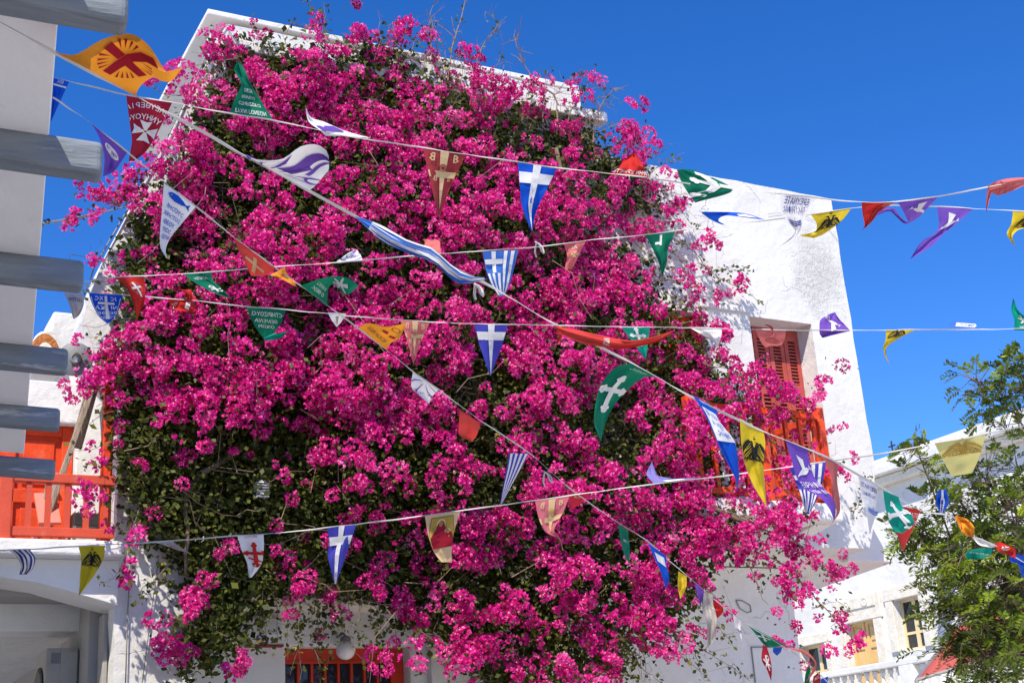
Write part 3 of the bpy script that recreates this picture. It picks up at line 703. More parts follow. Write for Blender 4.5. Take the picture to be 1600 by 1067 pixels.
# shoots that leave the mass: pixel line, off-wall distances, radius, leaves per metre, flowers per metre, side twigs per metre
SHOOTS = [
 ([(505, 105), (502, 62), (492, 30), (476, -4)], .3, .35, .007, 60, 7, 3), ([(500, 62), (508, 35), (506, 4)], .33, .36, .004, 45, 0, 2), ([(503, 58), (485, 40), (460, 40)], .33, .33, .003, 60, 0, 0),
 ([(545, 92), (525, 58), (504, 52)], .3, .33, .004, 6, 0, 2),
 ([(697, 140), (706, 80), (720, 32), (729, -6)], .28, .32, .010, 4, 0, 10), ([(690, 130), (682, 70), (673, 20), (684, 3)], .28, .3, .007, 5, 0, 12), ([(700, 125), (690, 66), (662, 42)], .3, .3, .004, 5, 0, 9),
 ([(738, 115), (752, 80), (766, 58), (790, 34)], .3, .3, .008, 5, 0, 14), ([(764, 62), (776, 36), (758, 18)], .3, .3, .004, 8, 0, 14), ([(706, 100), (735, 72), (728, 90)], .3, .3, .003, 6, 6, 6),
 ([(870, 210), (866, 150), (836, 130), (815, 92), (803, 54)], .3, .34, .010, 3, 0, 8), ([(866, 152), (882, 130), (905, 118), (936, 128)], .3, .3, .004, 40, 14, 4), ([(867, 160), (866, 115)], .3, .3, .003, 0, 0, 6),
 ([(926, 222), (938, 168), (950, 150), (961, 137)], .28, .3, .009, 3, 0, 26), ([(938, 170), (915, 150), (905, 140)], .28, .3, .004, 10, 14, 8), ([(928, 205), (905, 185), (900, 160)], .28, .3, .004, 20, 8, 8),
 ([(930, 198), (960, 198), (985, 215), (992, 232)], .28, .3, .005, 10, 5, 5), ([(935, 232), (985, 222), (995, 228)], .28, .3, .004, 8, 6, 6), ([(960, 240), (1005, 240), (1040, 252)], .25, .3, .004, 14, 3, 7), ([(1010, 245), (1030, 232)], .27, .3, .003, 10, 0, 10),
 ([(760, 160), (790, 140), (835, 135)], .3, .3, .004, 10, 5, 9), ([(720, 150), (740, 122), (760, 108)], .3, .3, .004, 14, 8, 8), ([(780, 190), (800, 150), (812, 122)], .28, .3, .004, 14, 6, 9), ([(820, 210), (845, 170), (856, 140)], .28, .3, .004, 10, 6, 9),
 ([(640, 90), (650, 60), (655, 50)], .3, .3, .004, 30, 4, 6), ([(610, 80), (632, 55), (634, 38)], .3, .3, .004, 8, 0, 6),
 ([(232, 300), (185, 318), (140, 338), (66, 350)], .3, .28, .006, 14, 4, 6), ([(225, 280), (180, 305), (150, 312)], .3, .3, .005, 60, 20, 4), ([(145, 335), (120, 342), (100, 350)], .28, .28, .004, 12, 12, 4),
 ([(370, 92), (305, 102), (262, 118), (236, 132), (215, 128)], .28, .3, .005, 14, 5, 3), ([(345, 110), (330, 75), (322, 50)], .25, .28, .005, 26, 22, 3), ([(300, 150), (262, 148), (250, 145)], .3, .3, .004, 20, 10, 4),
 ([(300, 205), (262, 190), (245, 200)], .3, .32, .004, 20, 8, 6), ([(230, 310), (212, 300), (215, 275)], .3, .3, .004, 25, 14, 6),
 ([(205, 410), (165, 412), (140, 400)], .25, .25, .004, 12, 4, 5), ([(200, 450), (160, 440), (135, 448), (130, 478)], .25, .2, .004, 10, 0, 10), ([(195, 480), (155, 512), (125, 508)], .2, .15, .004, 6, 0, 12), ([(210, 470), (165, 530), (135, 525)], .2, .15, .003, 3, 0, 12),
 ([(190, 590), (150, 588), (120, 605)], .45, .5, .005, 60, 22, 3), ([(190, 575), (150, 555), (128, 552)], .4, .45, .004, 50, 9, 3), ([(185, 640), (155, 650), (132, 668)], .45, .45, .004, 40, 9, 3), ([(190, 680), (150, 700), (110, 705)], .45, .45, .004, 24, 7, 4), ([(190, 720), (150, 725), (128, 728)], .45, .45, .004, 24, 8, 4), ([(200, 770), (160, 775), (130, 780)], .5, .5, .004, 40, 12, 4),
 ([(225, 830), (190, 830), (170, 815)], .4, .4, .004, 40, 5, 4), ([(215, 800), (200, 860), (197, 915)], .4, .42, .004, 40, 5, 5), ([(205, 850), (180, 900), (160, 912)], .4, .42, .003, 28, 0, 3), ([(262, 880), (235, 920), (212, 944)], .35, .4, .004, 70, 0, 4), ([(262, 960), (240, 980), (226, 982)], .35, .38, .003, 14, 6, 4),
 ([(262, 905), (225, 915), (215, 940)], .35, .35, .004, 60, 0, 4), ([(290, 1030), (262, 1010), (250, 1005)], .38, .4, .004, 30, 18, 4), ([(370, 1000), (372, 1040), (365, 1060)], .4, .45, .004, 40, 16, 4),
 ([(980, 365), (1045, 372), (1080, 390), (1110, 425), (1150, 448), (1186, 470)], .3, .2, .006, 36, 0, 8), ([(1055, 376), (1092, 384), (1118, 372)], .3, .25, .004, 30, 16, 3), ([(1150, 446), (1168, 438), (1160, 425)], .2, .2, .003, 20, 14, 4), ([(1108, 425), (1130, 420), (1170, 425)], .2, .2, .003, 50, 0, 8),
 ([(1040, 385), (1072, 415), (1080, 440), (1098, 455)], .25, .2, .005, 10, 3, 14), ([(1010, 400), (1050, 420), (1065, 432)], .3, .25, .004, 12, 5, 12), ([(1020, 430), (1060, 442), (1095, 462), (1118, 466)], .3, .2, .005, 24, 3, 14), ([(1030, 450), (1055, 470), (1058, 500)], .25, .2, .004, 14, 4, 9), ([(1050, 460), (1085, 470), (1112, 510)], .25, .2, .004, 14, 3, 10),
 ([(930, 345), (970, 350), (1000, 365), (1040, 345)], .3, .25, .005, 40, 10, 9), ([(990, 300), (1030, 325), (1075, 318)], .3, .25, .005, 24, 6, 14), ([(1000, 280), (1050, 300), (1080, 325)], .3, .25, .004, 16, 8, 12), ([(1010, 320), (1050, 335), (1060, 352)], .3, .25, .004, 16, 7, 10), ([(900, 335), (930, 360), (950, 372)], .3, .3, .004, 45, 12, 6), ([(940, 320), (925, 345), (985, 340)], .3, .3, .004, 45, 8, 6),
 ([(1090, 545), (1112, 515), (1132, 518), (1128, 560)], .35, .35, .004, 20, 16, 6), ([(1100, 570), (1145, 580), (1180, 620)], .4, .8, .005, 30, 12, 8), ([(1110, 600), (1160, 590), (1200, 600)], .4, .8, .005, 24, 12, 8), ([(1150, 640), (1190, 600), (1222, 612), (1240, 625)], .75, .85, .006, 30, 24, 4), ([(1150, 660), (1200, 650), (1245, 655)], .75, .85, .005, 40, 16, 5), ([(1150, 700), (1180, 740), (1215, 770)], .8, .85, .005, 40, 18, 5), ([(1200, 680), (1225, 715), (1235, 790)], .85, .85, .004, 40, 12, 5), ([(1150, 610), (1180, 570), (1190, 555)], .5, .8, .004, 20, 12, 5),
 ([(1240, 690), (1290, 715), (1310, 706)], .85, .85, .003, 14, 4, 6), ([(1260, 700), (1318, 740), (1330, 738)], .85, .85, .003, 6, 7, 6), ([(1330, 810), (1350, 770), (1362, 745)], .3, .3, .003, 50, 0, 14),
 ([(1140, 800), (1200, 830), (1250, 850), (1290, 890), (1320, 900)], 1.0, 1.25, .009, 16, 5, 5), ([(1150, 850), (1220, 880), (1280, 940), (1320, 985), (1345, 1012)], 1.05, 1.3, .009, 24, 10, 5), ([(1180, 830), (1245, 830), (1262, 850)], 1.0, 1.1, .005, 20, 12, 4), ([(1290, 900), (1300, 880), (1296, 912)], 1.25, 1.25, .004, 10, 14, 4), ([(1270, 950), (1310, 940), (1335, 962)], 1.25, 1.3, .004, 16, 12, 4),
 ([(1170, 880), (1190, 930), (1200, 945)], 1.05, 1.05, .005, 36, 10, 5), ([(1240, 780), (1225, 800), (1205, 815)], .85, .9, .004, 60, 4, 4), ([(1160, 790), (1200, 800), (1270, 810)], .9, .9, .004, 40, 3, 5),
 ([(1010, 990), (1060, 1020), (1110, 1064)], .8, .8, .005, 30, 0, 7), ([(1060, 985), (1100, 1015), (1140, 1040), (1172, 1064)], .8, .85, .005, 60, 0, 6), ([(960, 1010), (1000, 1040), (1040, 1070)], .8, .8, .005, 24, 0, 8), ([(1040, 990), (1080, 1010), (1100, 1064)], .8, .8, .004, 40, 0, 7), ([(1085, 930), (1120, 975), (1140, 1000), (1146, 1010)], .85, .8, .004, 50, 2, 5), ([(1090, 905), (1130, 945), (1155, 975), (1165, 990)], .85, .8, .004, 20, 4, 6), ([(1000, 1010), (1010, 1040), (1005, 1075)], .75, .75, .004, 30, 0, 6),
 ([(960, 985), (990, 1010), (1000, 1060)], .8, .8, .004, 22, 0, 8), ([(930, 1000), (975, 1025), (990, 1070)], .8, .8, .004, 16, 0, 8),
 ([(700, 990), (735, 1010), (752, 1066)], .6, .6, .004, 30, 0, 6), ([(680, 1000), (700, 1030), (700, 1066)], .6, .6, .004, 30, 2, 5), ([(650, 980), (690, 1010), (745, 1062)], .6, .6, .004, 50, 3, 4),
]
# long bare canes that stand above the roof edge and out over the right-hand wall
for x, y, dx, dy in ((585, 80, 12, -48), (622, 78, -10, -42), (660, 95, 22, -62), (676, 100, -6, -70), (715, 130, 18, -60), (752, 140, 30, -52), (775, 158, 12, -66), (812, 175, 28, -58), (848, 190, 8, -78), (880, 200, 30, -66), (905, 210, 46, -52), (940, 240, 62, -30), (960, 250, 74, -8), (1000, 280, 60, -36), (1010, 300, 74, 4), (1030, 395, 74, 26), (1020, 425, 86, 34), (1040, 460, 70, 44), (1035, 370, 62, -16), (560, 78, -16, -36), (446, 70, 10, -36), (410, 68, -12, -22)):
    SHOOTS.append(([(x, y+14), (x+dx*.35+RNG.normal()*4, y+dy*.4), (x+dx*.75+RNG.normal()*5, y+dy*.75), (x+dx, y+dy)], .28, .26, RNG.uniform(.004, .008), RNG.uniform(4, 22), RNG.choice([0, 0, 3]), 13))
for x, y1, lf in ((432, 1005, 60), (450, 1030, 40), (470, 985, 70), (488, 1015, 55), (500, 1070, 70), (512, 1040, 60), (528, 990, 70), (548, 985, 60), (560, 1010, 60), (580, 1030, 65), (600, 985, 65), (575, 1060, 35), (618, 1005, 50), (640, 990, 55), (660, 1010, 45), (420, 1015, 75), (405, 1020, 60), (470, 1062, 45), (595, 1064, 25), (540, 1000, 60), (505, 990, 60)):
    SHOOTS.append(([(x-6+RNG.normal()*8, 905), (x+RNG.normal()*6, 945), (x, y1)], .35, RNG.uniform(.1, .3), .004, lf, 1.2 if x > 450 else 0, 3))
for x, y in ((440, 990), (465, 965), (520, 1000), (590, 1030)): pass
def grow(line, d0, d1, rad, lf, fl, tw):
    t = np.linspace(0, 1, max(6, len(line)*4)); P2 = catmull(line, t)+RNG.normal(size=(len(t), 2))*.8
    P = toworld(P2, 11-(d0+(d1-d0)*t)); TWV.tube(P, rad, 4, rad*.45)
    L = np.linalg.norm(np.diff(P, axis=0), axis=1).sum()
    def along(k, lo=0.):
        u = RNG.uniform(lo, 1, k)*(len(P)-1); i = u.astype(int).clip(0, len(P)-2); return P[i]+(P[i+1]-P[i])*(u-i)[:, None]
    k = RNG.poisson(lf*L*.62)
    if k: leaves_at(along(k), 2, .026, tl=.6)
    for p in along(RNG.poisson(fl*L*.75), .3): add_small(p+RNG.normal(size=3)*.03, RNG.uniform(.9, 1.5))
    for p in along(RNG.poisson(tw*L), .1):
        d = RNG.normal(size=3)*.085+np.array([0, 0, .03]); q = p+d*.5+RNG.normal(size=3)*.012; e = p+d*1.2+RNG.normal(size=3)*.03
        TWV.tube([p, q, e], rad*.5, 3, rad*.25)
        if RNG.random() < .6: TWV.tube([q, q+RNG.normal(size=3)*.05], rad*.3, 3, rad*.2)
for s in SHOOTS: grow(*s)
# full single heads at the tips that stand out
for (px, py, d, n) in ((985, 196, .3, 2), (138, 302, .3, 4), (160, 300, .3, 2), (108, 338, .28, 2), (333, 58, .28, 2), (145, 396, .25, 1), (105, 615, .5, 3), (1212, 612, .85, 5), (1120, 382, .25, 2), (1163, 442, .2, 1), (1092, 430, .25, 1), (1110, 462, .2, 2), (1062, 400, .25, 1), (720, 1012, .75, 4), (770, 1020, .75, 3), (600, 1032, .35, 4), (470, 915, .5, 4), (300, 955, .45, 4), (372, 1042, .45, 3), (258, 1010, .4, 3), (480, 920, .5, 2), (592, 920, .6, 4), (250, 820, .5, 1), (325, 905, .5, 2), (335, 850, .45, 1), (430, 845, .55, 1), (520, 865, .6, 1),
                       (300, 160, .35, 2), (225, 130, .3, 1), (440, 35, .3, 0), (1340, 1012, 1.3, 2), (1305, 885, 1.25, 4), (1270, 870, 1.2, 2), (1225, 1000, 1.2, 3), (470, 960, .3, 2)):
    for _ in range(n):
        i = int(RNG.integers(10)); V, Q, T = TPL[i]; p = toworld(np.array([[px+RNG.normal()*9, py+RNG.normal()*9]]), 11-d)[0]+RNG.normal(size=3)*.02
        A, B_, N = frames(np.array([[0, -.8, .4]])+RNG.normal(size=(1, 3))*.5, RNG); R = np.stack([A[0], B_[0], N[0]], 1)*RNG.uniform(.6, .8)
        VV.append(V @ R.T+p); QQ.append(Q+off); TT.append(T); off += len(V)
o = bpy.data.objects.new('blossoms', npmesh('blossoms', np.concatenate(VV), np.concatenate(QQ), BRACT, np.concatenate(TT))); C.objects.link(o); o.parent = vine; o.matrix_parent_inverse = vinv; tag(o, kind='stuff')
LP = np.concatenate(LV); LD = np.concatenate(LN); LTn = np.concatenate(LT); n = len(LP)
X, Y, Z = frames(LD, RNG); Lg = RNG.uniform(.032, .060, n); Lg[BACKN[0]:BACKN[0]+BACKN[1]] *= 1.45
V, Q = bract_quads(LP, X, Y, Z, Lg, Lg*.72, Lg*RNG.uniform(.0, .22, n))
o = bpy.data.objects.new('foliage', npmesh('foliage', V, Q, LEAF, LTn)); C.objects.link(o); o.parent = vine; o.matrix_parent_inverse = vinv; tag(o, kind='stuff')
tag(TWV.build('twigs', TWIG, vine), kind='stuff')
# gnarled trunk at the foot, and limbs that climb the wall behind the leaves
def limb(px, d, r0, r1, nm):
    t = np.linspace(0, 1, 14); P2 = catmull([p[:2] for p in px], t)
    return MB().tube(toworld(P2, 11.7-np.linspace(d[0], d[1], 14))+RNG.normal(size=(14, 3))*.012, r0, 9, r1).build(nm, BARK, vine, True)
t0 = uY(800, 1067, 11.3)
MB().tube([(t0[0]+.35, 11.35, 0), (t0[0]+.2, 11.3, .9), (t0[0]+.05, 11.33, 1.8), tuple(uY(795, 1075, 11.3)), tuple(uY(770, 1010, 11.35)), tuple(uY(755, 960, 11.4))], .15, 10, .11).build('trunk', BARK, vine, True)
limb([(795, 1075), (812, 1020), (805, 960), (760, 880)], (.45, .9), .09, .06, 'limb')
limb([(760, 970), (640, 880), (500, 800), (380, 650), (330, 400)], (.4, 1.1), .08, .025, 'limb')
limb([(760, 900), (700, 700), (690, 450), (640, 180)], (.9, 1.1), .07, .02, 'limb')
limb([(780, 900), (860, 700), (900, 450), (870, 230)], (.9, 1.05), .07, .02, 'limb')
limb([(800, 930), (950, 850), (1060, 780), (1180, 820)], (.8, 1.7), .06, .02, 'limb')
limb([(380, 700), (300, 760), (290, 900)], (1.1, 1.0), .03, .012, 'limb')

# ================================================================== bunting
CLOTH = {}
def cloth(name, col, tr=.3):
    return mat('cloth_'+name, col, .75, bump=.008, bscale=11, detail=4, var=.09, vscale=6, trans=tr, spec=.2)
COL = dict(orange=(.78, .30, .025), red=(.56, .025, .02), darkred=(.38, .012, .035), green=(.0, .16, .085), teal=(.0, .27, .19), blue=(.004, .085, .56), skyblue=(.05, .17, .58), navy=(.05, .055, .26), royal=(.06, .06, .42), white=(.74, .73, .72),
           purple=(.17, .075, .44), yellow=(.72, .53, .025), olive=(.5, .42, .02), pink=(.66, .17, .16), dusty=(.50, .13, .12), coral=(.60, .055, .045), pale=(.74, .70, .26), cream=(.66, .48, .26), maroon=(.36, .04, .045), grey=(.42, .39, .36), black=(.02, .02, .02), gold=(.5, .33, .07), skin=(.45, .25, .12), brown=(.2, .1, .04), lilac=(.22, .2, .5), rose=(.62, .16, .2))
def cm(c): return cloth(c, COL[c], .22 if c in ('white', 'cream', 'grey') else .3)
TAPE = mat('white_tape', (.54, .51, .48), .8, bump=.001, bscale=80, trans=.1)

_FT = {}
def glyphs(txt):
    if txt in _FT: return _FT[txt]
    cu = bpy.data.curves.new('lettering', 'FONT'); cu.body = txt; cu.align_x = 'CENTER'; cu.resolution_u = 1; cu.offset = .012
    ob = bpy.data.objects.new('lettering', cu); me = ob.to_mesh()
    v = [(p.co.x, p.co.y) for p in me.vertices]; me.calc_loop_triangles(); f = [tuple(t.vertices) for t in me.loop_triangles]
    ob.to_mesh_clear(); bpy.data.objects.remove(ob); bpy.data.curves.remove(cu)
    wd = max((p[0] for p in v), default=1)-min((p[0] for p in v), default=0)
    _FT[txt] = (v, f, wd); return _FT[txt]

class Print:
    """flat print in cloth coordinates: u across (-.5..+.5 at the string), v down (0..H)"""
    def __init__(s, H=1.35): s.H = H; s.items = {}
    def tri(s, c, vs, fs):
        d = s.items.setdefault(c, ([], [])); o = len(d[0]); d[0].extend(vs); d[1].extend([tuple(o+i for i in f) for f in fs]); return s
    def poly(s, c, pts):
        t = tessellate_polygon([[Vector((x, y, 0)) for x, y in pts]]); return s.tri(c, list(pts), [tuple(q) for q in t])
    def rect(s, c, u0, u1, v0, v1, a=0, cu=0, cv=0):
        P = [(u0, v0), (u1, v0), (u1, v1), (u0, v1)]
        if a: P = [((u-cu)*cos(a)-(v-cv)*sin(a)+cu, (u-cu)*sin(a)+(v-cv)*cos(a)+cv) for u, v in P]
        return s.poly(c, P)
    def disc(s, c, u, v, r, n=12, ry=None): return s.poly(c, [(u+r*cos(2*pi*k/n), v+(ry or r)*sin(2*pi*k/n)) for k in range(n)])
    def ring(s, c, u, v, r, t, n=14):
        vs = []; fs = []
        for k in range(n): a = 2*pi*k/n; vs += [(u+r*cos(a), v+r*sin(a)), (u+(r-t)*cos(a), v+(r-t)*sin(a))]
        for k in range(n): j = (k+1) % n; fs += [(2*k, 2*j, 2*j+1), (2*k, 2*j+1, 2*k+1)]
        return s.tri(c, vs, fs)
    def text(s, c, t, u, v, h, wmax=None, mirror=False, flip=False):
        V, F, wd = glyphs(t); k = h/.72
        kx = min(k, wmax/wd) if wmax and wd else k
        return s.tri(c, [(u+(-1 if mirror else 1)*x*kx, v+(y-.35)*k*(1 if flip else -1)) for x, y in V], F)
    # the emblems
    def st(s, c, s0, s1, t0, t1):      # a strip in cloth-edge coordinates, tapers with the cloth
        d = s.items.setdefault(c+'|st', ([], [])); o = len(d[0]); n = 10
        for k in range(n+1): t = t0+(t1-t0)*k/n; d[0].extend([(s0, t), (s1, t)])
        for k in range(n): d[1].extend([(o+2*k, o+2*k+1, o+2*k+3), (o+2*k, o+2*k+3, o+2*k+2)])
        return s
    def cross_flag(s, c='white', t=.27): return s.st(c, .40, .60, 0, .97).st(c, 0, .398, t-.075, t+.075).st(c, .602, 1, t-.075, t+.075)
    def greek(s):
        s.st('white', 0, .58, .17, .27).st('white', .24, .36, 0, .168).st('white', .24, .36, .272, .46)
        for a in (.60, .80): s.st('white', a, a+.10, 0, .96)
        for a in (.0, .20, .40): s.st('white', a, a+.10, .47, .96)
        return s
    def stripes(s, n=4, c='white', t0=0):
        for k in range(n): s.st(c, (k+.5)/n-.25/n, (k+.5)/n+.25/n, t0, .97)
        return s
    def maltese(s, c='white', u=0, v=.55, r=.2):
        for k in range(4):
            a = pi/2*k
            f = lambda x, y: (u+x*cos(a)-y*sin(a), v+x*sin(a)+y*cos(a))
            s.poly(c, [f(.02, -.02), f(r, -r*.52), f(r*.86, 0), f(r, r*.52), f(.02, .02)])
        return s
    def arc_text(s, c, t, u, v, r, h, mirror=False):
        n = len(t)
        for i, ch in enumerate(t):
            if ch == ' ': continue
            a = (i-(n-1)/2)*h*.95/r*(-1 if mirror else 1); V, F, wd = glyphs(ch); k = h/.72; m = -1 if mirror else 1
            P = []
            for x, y in V:
                x, y = x*k*m, (y-.35)*k; P.append((u+x*cos(a)+(y+r)*sin(a), v+x*sin(a)-(y+r)*cos(a)))
            s.tri(c, P, F)
        return s
    def budded(s, c='white', u=0, v=.5, r=.3, a=0.):
        f = lambda x, y: (u+x*cos(a)-y*sin(a), v+x*sin(a)+y*cos(a))
        w_ = r*.13
        s.poly(c, [f(-w_, -r*.7), f(w_, -r*.7), f(w_, r*1.0), f(-w_, r*1.0)]); s.poly(c, [f(-r*.6, -w_), f(-w_, -w_), f(-w_, w_), f(-r*.6, w_)]); s.poly(c, [f(w_, -w_), f(r*.6, -w_), f(r*.6, w_), f(w_, w_)])
        for x, y in ((0, -r*.78), (0, r*1.06), (-r*.68, 0), (r*.68, 0)):
            p = f(x, y); s.disc(c, p[0], p[1], r*.17)
        for x, y in ((-r*.15, -r*.66), (r*.15, -r*.66), (-r*.15, r*.94), (r*.15, r*.94), (-r*.56, -r*.15), (-r*.56, r*.15), (r*.56, -r*.15), (r*.56, r*.15)):
            p = f(x, y); s.disc(c, p[0], p[1], r*.1, 8)
        return s
    def orthodox(s, c='red', u=0, v=.42, r=.33):
        s.budded(c, u, v, r); return s.rect(c, u-r*.5, u+r*.5, v+r*.5, v+r*.62, .25, u, v+r*.55)
    def eagle(s, c='black', u=0, v=.36, r=.3, bg='yellow'):
        s.poly(c, [(u-.06*r/.3, v-.10), (u+.06*r/.3, v-.10), (u+.07*r/.3, v+.10), (u, v+.22), (u-.07*r/.3, v+.10)])
        for m in (-1, 1):
            q = r/.3
            W = [(.03, -.06), (.07, -.14), (.14, -.17), (.21, -.12), (.27, -.02), (.325, .11), (.345, .25), (.29, .15), (.285, .26), (.235, .14), (.225, .25), (.18, .12), (.165, .22), (.13, .09), (.11, .16), (.06, .05)]
            s.poly(c, [(u+m*x*q, v+y*q) for x, y in (W if m > 0 else W[::-1])])
            for x0, y0, x1, y1 in ((.08, -.08, .30, .12), (.07, -.04, .25, .14), (.065, .0, .19, .12), (.10, -.12, .33, .17)):
                s.poly(bg, [(u+m*x0*q, v+y0*q), (u+m*x1*q, v+y1*q), (u+m*(x1-.012)*q, v+(y1+.012)*q), (u+m*(x0-.006)*q, v+(y0+.006)*q)])
            s.poly(c, [(u+m*.01, v-.09), (u+m*.05, v-.22), (u+m*.10, v-.23), (u+m*.14, v-.20), (u+m*.08, v-.185), (u+m*.06, v-.08)])
            s.poly(c, [(u+m*.03, v+.14), (u+m*.16, v+.20), (u+m*.12, v+.23), (u+m*.02, v+.19)])
            s.ring(c, u+m*.17, v+.20, .035, .014, 10)
        s.poly(c, [(u-.03, v-.27), (u-.045, v-.32), (u, v-.30), (u+.045, v-.32), (u+.03, v-.27)]); s.disc(c, u, v-.345, .018, 8)
        for k in (-2, -1, 0, 1, 2): s.poly(c, [(u+k*.016-.008, v+.17), (u+k*.016+.008, v+.17), (u+k*.038, v+.31)])
        return s
    def dove(s, c='white', u=0, v=.4, r=.28, m=1, a=0.):
        f = lambda P: [(u+(x*m*cos(a)-y*sin(a))*r, v+(x*m*sin(a)+y*cos(a))*r) for x, y in P]
        s.poly(c, f([(-.9, .9), (-.55, .45), (-.2, .15), (.15, .0), (.45, -.12), (.62, -.1), (.72, .0), (.6, .06), (.5, .25), (.2, .5), (-.2, .62), (-.6, .72)]))
        for k in range(5): s.poly(c, f([(-.15+.03*k, .12), (-.55+.17*k, -1.0+.05*k), (-.40+.17*k, -.95+.05*k), (.12+.03*k, .05)]))
        for k in range(4): s.poly(c, f([(.72, -.02), (.78+.1*k, -.42+.12*k), (.86+.1*k, -.36+.12*k)]))
        return s
    def raycross(s, c='white', u=0, v=.45, r=.3, rc=None, a=0.):
        f = lambda x, y: (u+x*cos(a)-y*sin(a), v+x*sin(a)+y*cos(a)); w_ = r*.15
        s.poly(c, [f(-w_, -r*.75), f(w_, -r*.75), f(w_, r*1.15), f(-w_, r*1.15)]); s.poly(c, [f(-r*.75, -w_), f(-w_, -w_), f(-w_, w_), f(-r*.75, w_)]); s.poly(c, [f(w_, -w_), f(r*.75, -w_), f(r*.75, w_), f(w_, w_)])
        for q in range(4):
            for k in (-1.2, -.4, .4, 1.2):
                b = pi/4+q*pi/2+k*.28; i, o = r*.45, r*.8
                s.poly(rc or c, [f(i*cos(b)*1., i*sin(b)), f(o*cos(b-.05), o*sin(b-.05)), f(o*cos(b+.05), o*sin(b+.05))])
        return s
    def chirho(s, c='white', u=0, v=.5, r=.25, a=0.):
        f = lambda P: [(u+x*cos(a)-y*sin(a), v+x*sin(a)+y*cos(a)) for x, y in P]; w_ = r*.12
        s.poly(c, f([(-w_, -r), (w_, -r), (w_, r), (-w_, r)]))
        for q in (-1, 1): s.poly(c, f([(-r*.6-w_, q*r*.5), (-r*.6+w_, q*r*.62), (r*.6+w_, -q*r*.5), (r*.6-w_, -q*r*.62)]))
        p = f([(r*.28, -r*.68)])[0]; return s.ring(c, p[0], p[1], r*.36, r*.18)
    def bcross(s, c1='cream', c2='maroon'):
        s.st(c1, .40, .60, 0, .97).st(c1, 0, .398, .30, .40).st(c1, .602, 1, .30, .40)
        for u, m in ((-.27, True), (.27, False)):
            s.text(c1, 'B', u, .16, .19, mirror=m); s.text(c1, 'B', u*.62, .66, .13, mirror=m)
        return s.ring(c2, 0, .40, .085, .02).disc(c2, 0, .40, .045)
    def fish(s, c='blue', u=0, v=.17, r=.3):
        s.poly(c, [(u-r, v-.01), (u-r*.75, v-.085), (u-r*.2, v-.11), (u+r*.35, v-.06), (u+r*.65, v-.01), (u+r*.95, v-.085), (u+r*.9, v), (u+r*.98, v+.085), (u+r*.62, v+.02), (u+r*.3, v+.06), (u-r*.3, v+.085), (u-r*.8, v+.05)])
        return s.disc('white', u-r*.72, v-.02, .012, 8)
    def book(s, c='skyblue', u=0, v=.72, r=.15):
        for k in range(3):
            for m in (-1, 1):
                P = [(u, v+.05*k), (u+m*r, v-.06+.05*k), (u+m*r, v-.03+.05*k), (u, v+.03+.05*k)]; s.poly(c, P)
        return s.rect(c, u-.008, u+.008, v-.11, v-.002)
    def rays(s, c='purple', u=0, v=0., n=7, r=.7):
        for k in range(n):
            a = pi*.12+(pi*.76)*k/(n-1); s.poly(c, [(u+.05*cos(a), v+.05*sin(a)), (u+r*cos(a-.05), v+r*sin(a-.05)), (u+r*cos(a+.05), v+r*sin(a+.05))])
        return s
    def icon(s):
        s.rect('brown', -.30, .30, .09, .105).rect('brown', -.30, -.285, .107, .86).rect('brown', .285, .30, .107, .78)
        s.rect('gold', -.283, .283, .107, .70)
        s.disc('pale', -.02, .26, .12, 18)
        s.poly('darkred', [(-.02, .165), (.06, .22), (.10, .36), (.22, .52), (.26, .86), (-.26, .86), (-.24, .6), (-.14, .42), (-.11, .25)])
        s.disc('skin', -.02, .26, .055, 14, .075)
        s.poly('brown', [(.02, .56), (.20, .56), (.24, .86), (-.06, .86)])
        s.disc('pale', .14, .46, .062, 14); return s.disc('skin', .14, .47, .036, 12, .045)

STR = {}
def string(key, px, xs, ds, label, r=.0042):
    px = np.array(px, float); inv = lambda x: 1/np.interp(x, xs, 1/np.array(ds))
    STR[key] = (px, inv)
    n = max(24, len(px)*7); q = catmull(px, np.linspace(0, 1, n)); q[:, 1] += np.convolve(RNG.normal(size=n)*.5, [.25, .5, .25], 'same')
    P = [uD(x, y, inv(x)) for x, y in q]
    mb = MB(); vs = []; fs = []                       # flat tape, slightly twisting
    for i, p in enumerate(P):
        p = Vector(p); d = Vector(P[min(i+1, n-1)])-Vector(P[max(i-1, 0)]); d.normalize()
        a = .9*sin(i*.37+len(key)); up = (Vector((0, 0, 1))-d*d.z).normalized(); sd_ = d.cross(up); e = up*cos(a)+sd_*sin(a); f = d.cross(e)
        for x, y in ((1, .0), (0, .3), (-1, 0), (0, -.3)): vs.append(p+e*r*x+f*r*y)
    for i in range(n-1):
        for k in range(4): fs.append((i*4+k, i*4+(k+1) % 4, (i+1)*4+(k+1) % 4, (i+1)*4+k))
    mb.add(vs, fs); o = mb.build('bunting_string', TAPE); return tag(o, label, 'bunting string', 'white strings of pennants across the square')

